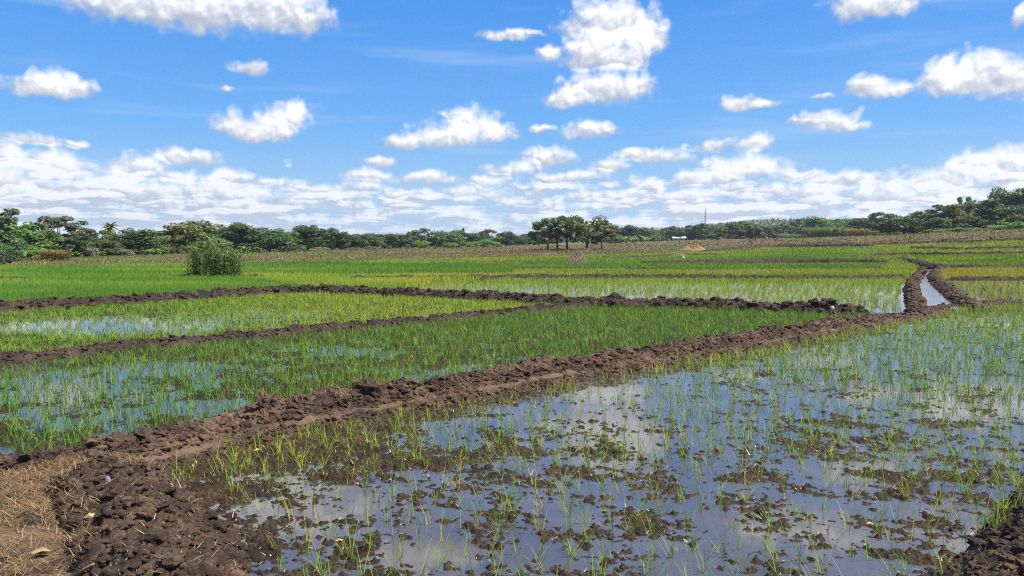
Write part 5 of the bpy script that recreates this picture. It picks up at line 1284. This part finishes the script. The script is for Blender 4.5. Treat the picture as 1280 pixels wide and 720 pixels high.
def build_world():
    w = bpy.data.worlds.new('World'); SC.world = w; w.use_nodes = True
    w.node_tree.nodes.clear(); t = NT(w.node_tree)
    # density group
    g = bpy.data.node_groups.new('cloud_density', 'ShaderNodeTree')
    g.interface.new_socket('uv', in_out='INPUT', socket_type='NodeSocketVector'); g.interface.new_socket('d', in_out='OUTPUT', socket_type='NodeSocketFloat'); g.interface.new_socket('lit', in_out='OUTPUT', socket_type='NodeSocketFloat')
    q = NT(g); gi = q.n('NodeGroupInput').outputs[0]
    wn = q.n('ShaderNodeTexNoise', {'Vector': gi, 'Scale': 34.0, 'Detail': 2.0, 'Roughness': 0.5}).outputs['Color']
    p = q.vm('MULTIPLY_ADD', q.vm('SUBTRACT', wn, (0.5, 0.5, 0.5)), (0.030, 0.016, 0.0), gi)
    run = None; top = None
    for (x, y, rx, ry) in PUFFS:
        a, e = azel(x, y); rx_, ry_ = rx * 1.28 / FPX, ry * 1.3 / FPX; e -= 0.12 * ry_
        k = q.vm('MULTIPLY_ADD', p, (1 / rx_, 1 / ry_, 0.0), (-a / rx_, -e / ry_, 0.0))
        l = q.vm('LENGTH', q.vm('MULTIPLY_ADD', k, (0.55, 0.85, 0.0), (-0.12, -0.62, 0.0)))
        k = q.vm('LENGTH', q.vm('MAXIMUM', k, q.vm('MULTIPLY', k, (-1.0, -1.7, 0.0))))
        # the light term belongs to the puff one is inside of
        l = q.m('MULTIPLY_ADD', q.m('MAXIMUM', q.m('SUBTRACT', k, 0.9), 0.0), 2.5, l)
        run = k if run is None else q.m('SMOOTH_MIN', run, k, 0.22)
        top = l if top is None else q.m('SMOOTH_MIN', top, l, 0.15)
    D = q.m('SUBTRACT', 1.0, run); Lt = q.m('SUBTRACT', 1.0, top)
    # low band of distant cloud, squeezed towards the horizon
    def band(src):
        sep = q.n('ShaderNodeSeparateXYZ', {0: src}); u, v = sep.outputs[0], sep.outputs[1]
        lv = q.m('LOGARITHM', q.m('ADD', q.m('MAXIMUM', v, 0.0), 0.03), 2.718)
        cv = q.n('ShaderNodeCombineXYZ', {0: q.m('MULTIPLY', u, 13.0), 1: q.m('MULTIPLY', lv, 4.2), 2: 3.0}).outputs[0]
        bn = q.n('ShaderNodeTexNoise', {'Vector': cv, 'Scale': 1.0, 'Detail': 6.0, 'Roughness': 0.6}).outputs['Fac']
        env = q.m('SUBTRACT', q.ss(v, 0.0, 0.02, 0.24, 0.36), q.ss(v, 0.050, 0.115, 0.0, 1.35))
        sidew = q.m('MULTIPLY', q.m('ABSOLUTE', q.m('ADD', u, 0.02)), 0.5)
        return q.m('ADD', q.m('MULTIPLY', q.m('SUBTRACT', bn, 0.5), 2.5), q.m('ADD', env, sidew))
    b1 = band(gi); b2 = band(q.vm('ADD', gi, (0.004, 0.007, 0.0)))
    bl = q.m('MULTIPLY_ADD', q.m('SUBTRACT', b1, b2), 2.6, 0.42)
    inb = q.ss(q.m('SUBTRACT', b1, D), -0.1, 0.3)
    Lt = q.n('ShaderNodeMix', {0: inb, 2: Lt, 3: bl}, data_type='FLOAT').outputs[0]
    D = q.m('SMOOTH_MAX', D, q.m('MINIMUM', b1, 0.75), 0.15)
    n1 = q.n('ShaderNodeTexNoise', {'Vector': gi, 'Scale': 40.0, 'Detail': 6.0, 'Roughness': 0.54}).outputs['Fac']
    n2 = q.n('ShaderNodeTexNoise', {'Vector': q.vm('ADD', gi, (0.003, 0.006, 0.0)), 'Scale': 40.0, 'Detail': 5.0, 'Roughness': 0.54}).outputs['Fac']
    vo = q.n('ShaderNodeTexVoronoi', {'Vector': p, 'Scale': 72.0, 'Detail': 1.0, 'Roughness': 0.5, 'Smoothness': 0.8}, feature='SMOOTH_F1').outputs['Distance']
    bil = q.m('SUBTRACT', 0.45, vo)
    D = q.m('ADD', D, q.m('MULTIPLY', q.m('SUBTRACT', n1, 0.5), 0.95))
    D = q.m('ADD', D, q.m('MULTIPLY', bil, 0.42))
    Lt = q.m('ADD', Lt, q.m('MULTIPLY', q.m('SUBTRACT', n1, n2), 1.5))
    Lt = q.m('ADD', Lt, q.m('MULTIPLY', bil, 0.35))
    go = q.n('NodeGroupOutput'); q.L.new(D, go.inputs[0]); q.L.new(Lt, go.inputs[1])

    d = t.n('ShaderNodeTexCoord').outputs['Generated']
    sp_ = t.n('ShaderNodeSeparateXYZ', {0: t.vm('NORMALIZE', d)})
    az = t.m('ARCTAN2', sp_.outputs[0], sp_.outputs[1]); el = t.m('ARCSINE', sp_.outputs[2])
    uv = t.n('ShaderNodeCombineXYZ', {0: az, 1: el, 2: 0.0}).outputs[0]
    g1 = t.n('ShaderNodeGroup', node_tree=g); t.L.new(uv, g1.inputs[0])
    d1 = g1.outputs[0]
    up = t.ss(el, 0.0, 0.012)
    mask = t.m('MULTIPLY', t.ss(d1, -0.08, 0.55), up)
    thin = t.m('MULTIPLY', mask, 0.97)
    lit = g1.outputs[1]
    ccol = t.ramp(lit, [(0.0, (3.3, 3.6, 4.3)), (0.3, (4.7, 4.95, 5.45)), (0.58, (6.9, 6.9, 6.95))])
    far = t.ss(el, 0.0, 0.13)           # distant cloud is duller and bluer
    ccol = t.mixc(far, t.mixc(0.35, ccol, (4.3, 5.1, 6.3)), ccol)
    sky = t.n('ShaderNodeTexSky', sky_type='NISHITA', sun_disc=False, sun_elevation=math.radians(SUN_EL), sun_rotation=math.radians(SUN_AZ), air_density=1.0, dust_density=0.6, ozone_density=2.0)
    hs = t.n('ShaderNodeHueSaturation', {'Saturation': SKY_SAT, 'Value': SKY_VAL, 'Hue': SKY_HUE, 'Color': sky.outputs[0]})
    # thin cirrus streaks
    ci = t.n('ShaderNodeTexNoise', {'Vector': t.n('ShaderNodeMapping', {'Vector': uv, 'Rotation': (0, 0, -0.16), 'Scale': (3.0, 26.0, 1.0)}).outputs[0], 'Scale': 1.0, 'Detail': 4.0, 'Roughness': 0.5}).outputs['Fac']
    cim = t.m('MULTIPLY', t.ss(ci, 0.5, 0.8), 0.3)
    elr = t.ramp(t.m('DIVIDE', el, 0.6), [(0.0, (0.25, 0.40, 0.60)), (0.09, (0.2, 0.375, 0.60)), (0.23, (0.085, 0.285, 0.63)), (0.47, (0.035, 0.205, 0.59)), (1.0, (0.03, 0.13, 0.42))])
    grad = t.vm('MULTIPLY', elr, (10.0, 10.0, 10.0))
    base = t.mixc(0.8, hs.outputs[0], grad)
    base = t.mixc(cim, base, (5.2, 5.5, 6.0))
    col = t.mixc(thin, base, ccol)
    bg = t.n('ShaderNodeBackground', {'Color': col, 'Strength': 0.0775})
    o = t.n('ShaderNodeOutputWorld'); t.L.new(bg.outputs[0], o.inputs[0])
    w.cycles.sampling_method = 'MANUAL'; w.cycles.sample_map_resolution = 512
SKY_SAT, SKY_VAL, SKY_HUE = 1.25, 1.0, 0.5
build_world()

# ------------------------------------------------------------------ air
def build_haze():
    V, F = box(-1400, 1400, -300, 3300, -7, 42)
    m, t = new_mat('haze_air')
    v = t.n('ShaderNodeVolumePrincipled', {'Color': (0.80, 0.88, 1.0, 1), 'Density': 0.0002, 'Anisotropy': 0.3})
    o = t.n('ShaderNodeOutputMaterial'); t.L.new(v.outputs[0], o.inputs['Volume'])
    tag(link('haze', mesh('haze', V, F), m), 'thin bluish haze in the air over the fields', 'haze', kind='stuff')
build_haze()

# ------------------------------------------------------------------ sun, camera, render settings
sl = bpy.data.lights.new('Sun', 'SUN'); sl.energy = 5.0; sl.angle = math.radians(0.53); sl.color = (1.0, 0.96, 0.89)
so = bpy.data.objects.new('sun_lamp', sl); COL.objects.link(so)
a, e = math.radians(SUN_AZ), math.radians(SUN_EL)
so.rotation_euler = Vector((math.sin(a) * math.cos(e), math.cos(a) * math.cos(e), math.sin(e))).to_track_quat('Z', 'Y').to_euler()
so.location = (0, 0, 60)
cam = bpy.data.cameras.new('Camera'); cam.sensor_width = 36; cam.lens = 36 * FPX / 1280; cam.clip_start = 0.1; cam.clip_end = 20000
co = bpy.data.objects.new('camera', cam); COL.objects.link(co); co.location = (0, 0, CAM_Z); co.rotation_euler = (math.radians(90) - PITCH, 0, 0)
SC.camera = co
SC.view_settings.view_transform = 'Standard'; SC.view_settings.look = 'None'; SC.view_settings.exposure = 0.98; SC.view_settings.gamma = 1.0
SC.render.engine = 'CYCLES'
SC.cycles.max_bounces = 6; SC.cycles.diffuse_bounces = 3; SC.cycles.glossy_bounces = 3; SC.cycles.transmission_bounces = 4
SC.cycles.caustics_reflective = False; SC.cycles.caustics_refractive = False
SC.cycles.use_denoising = False; SC.cycles.adaptive_threshold = 0.005; SC.cycles.denoising_prefilter = 'ACCURATE'
SC.cycles.filter_width = 1.1
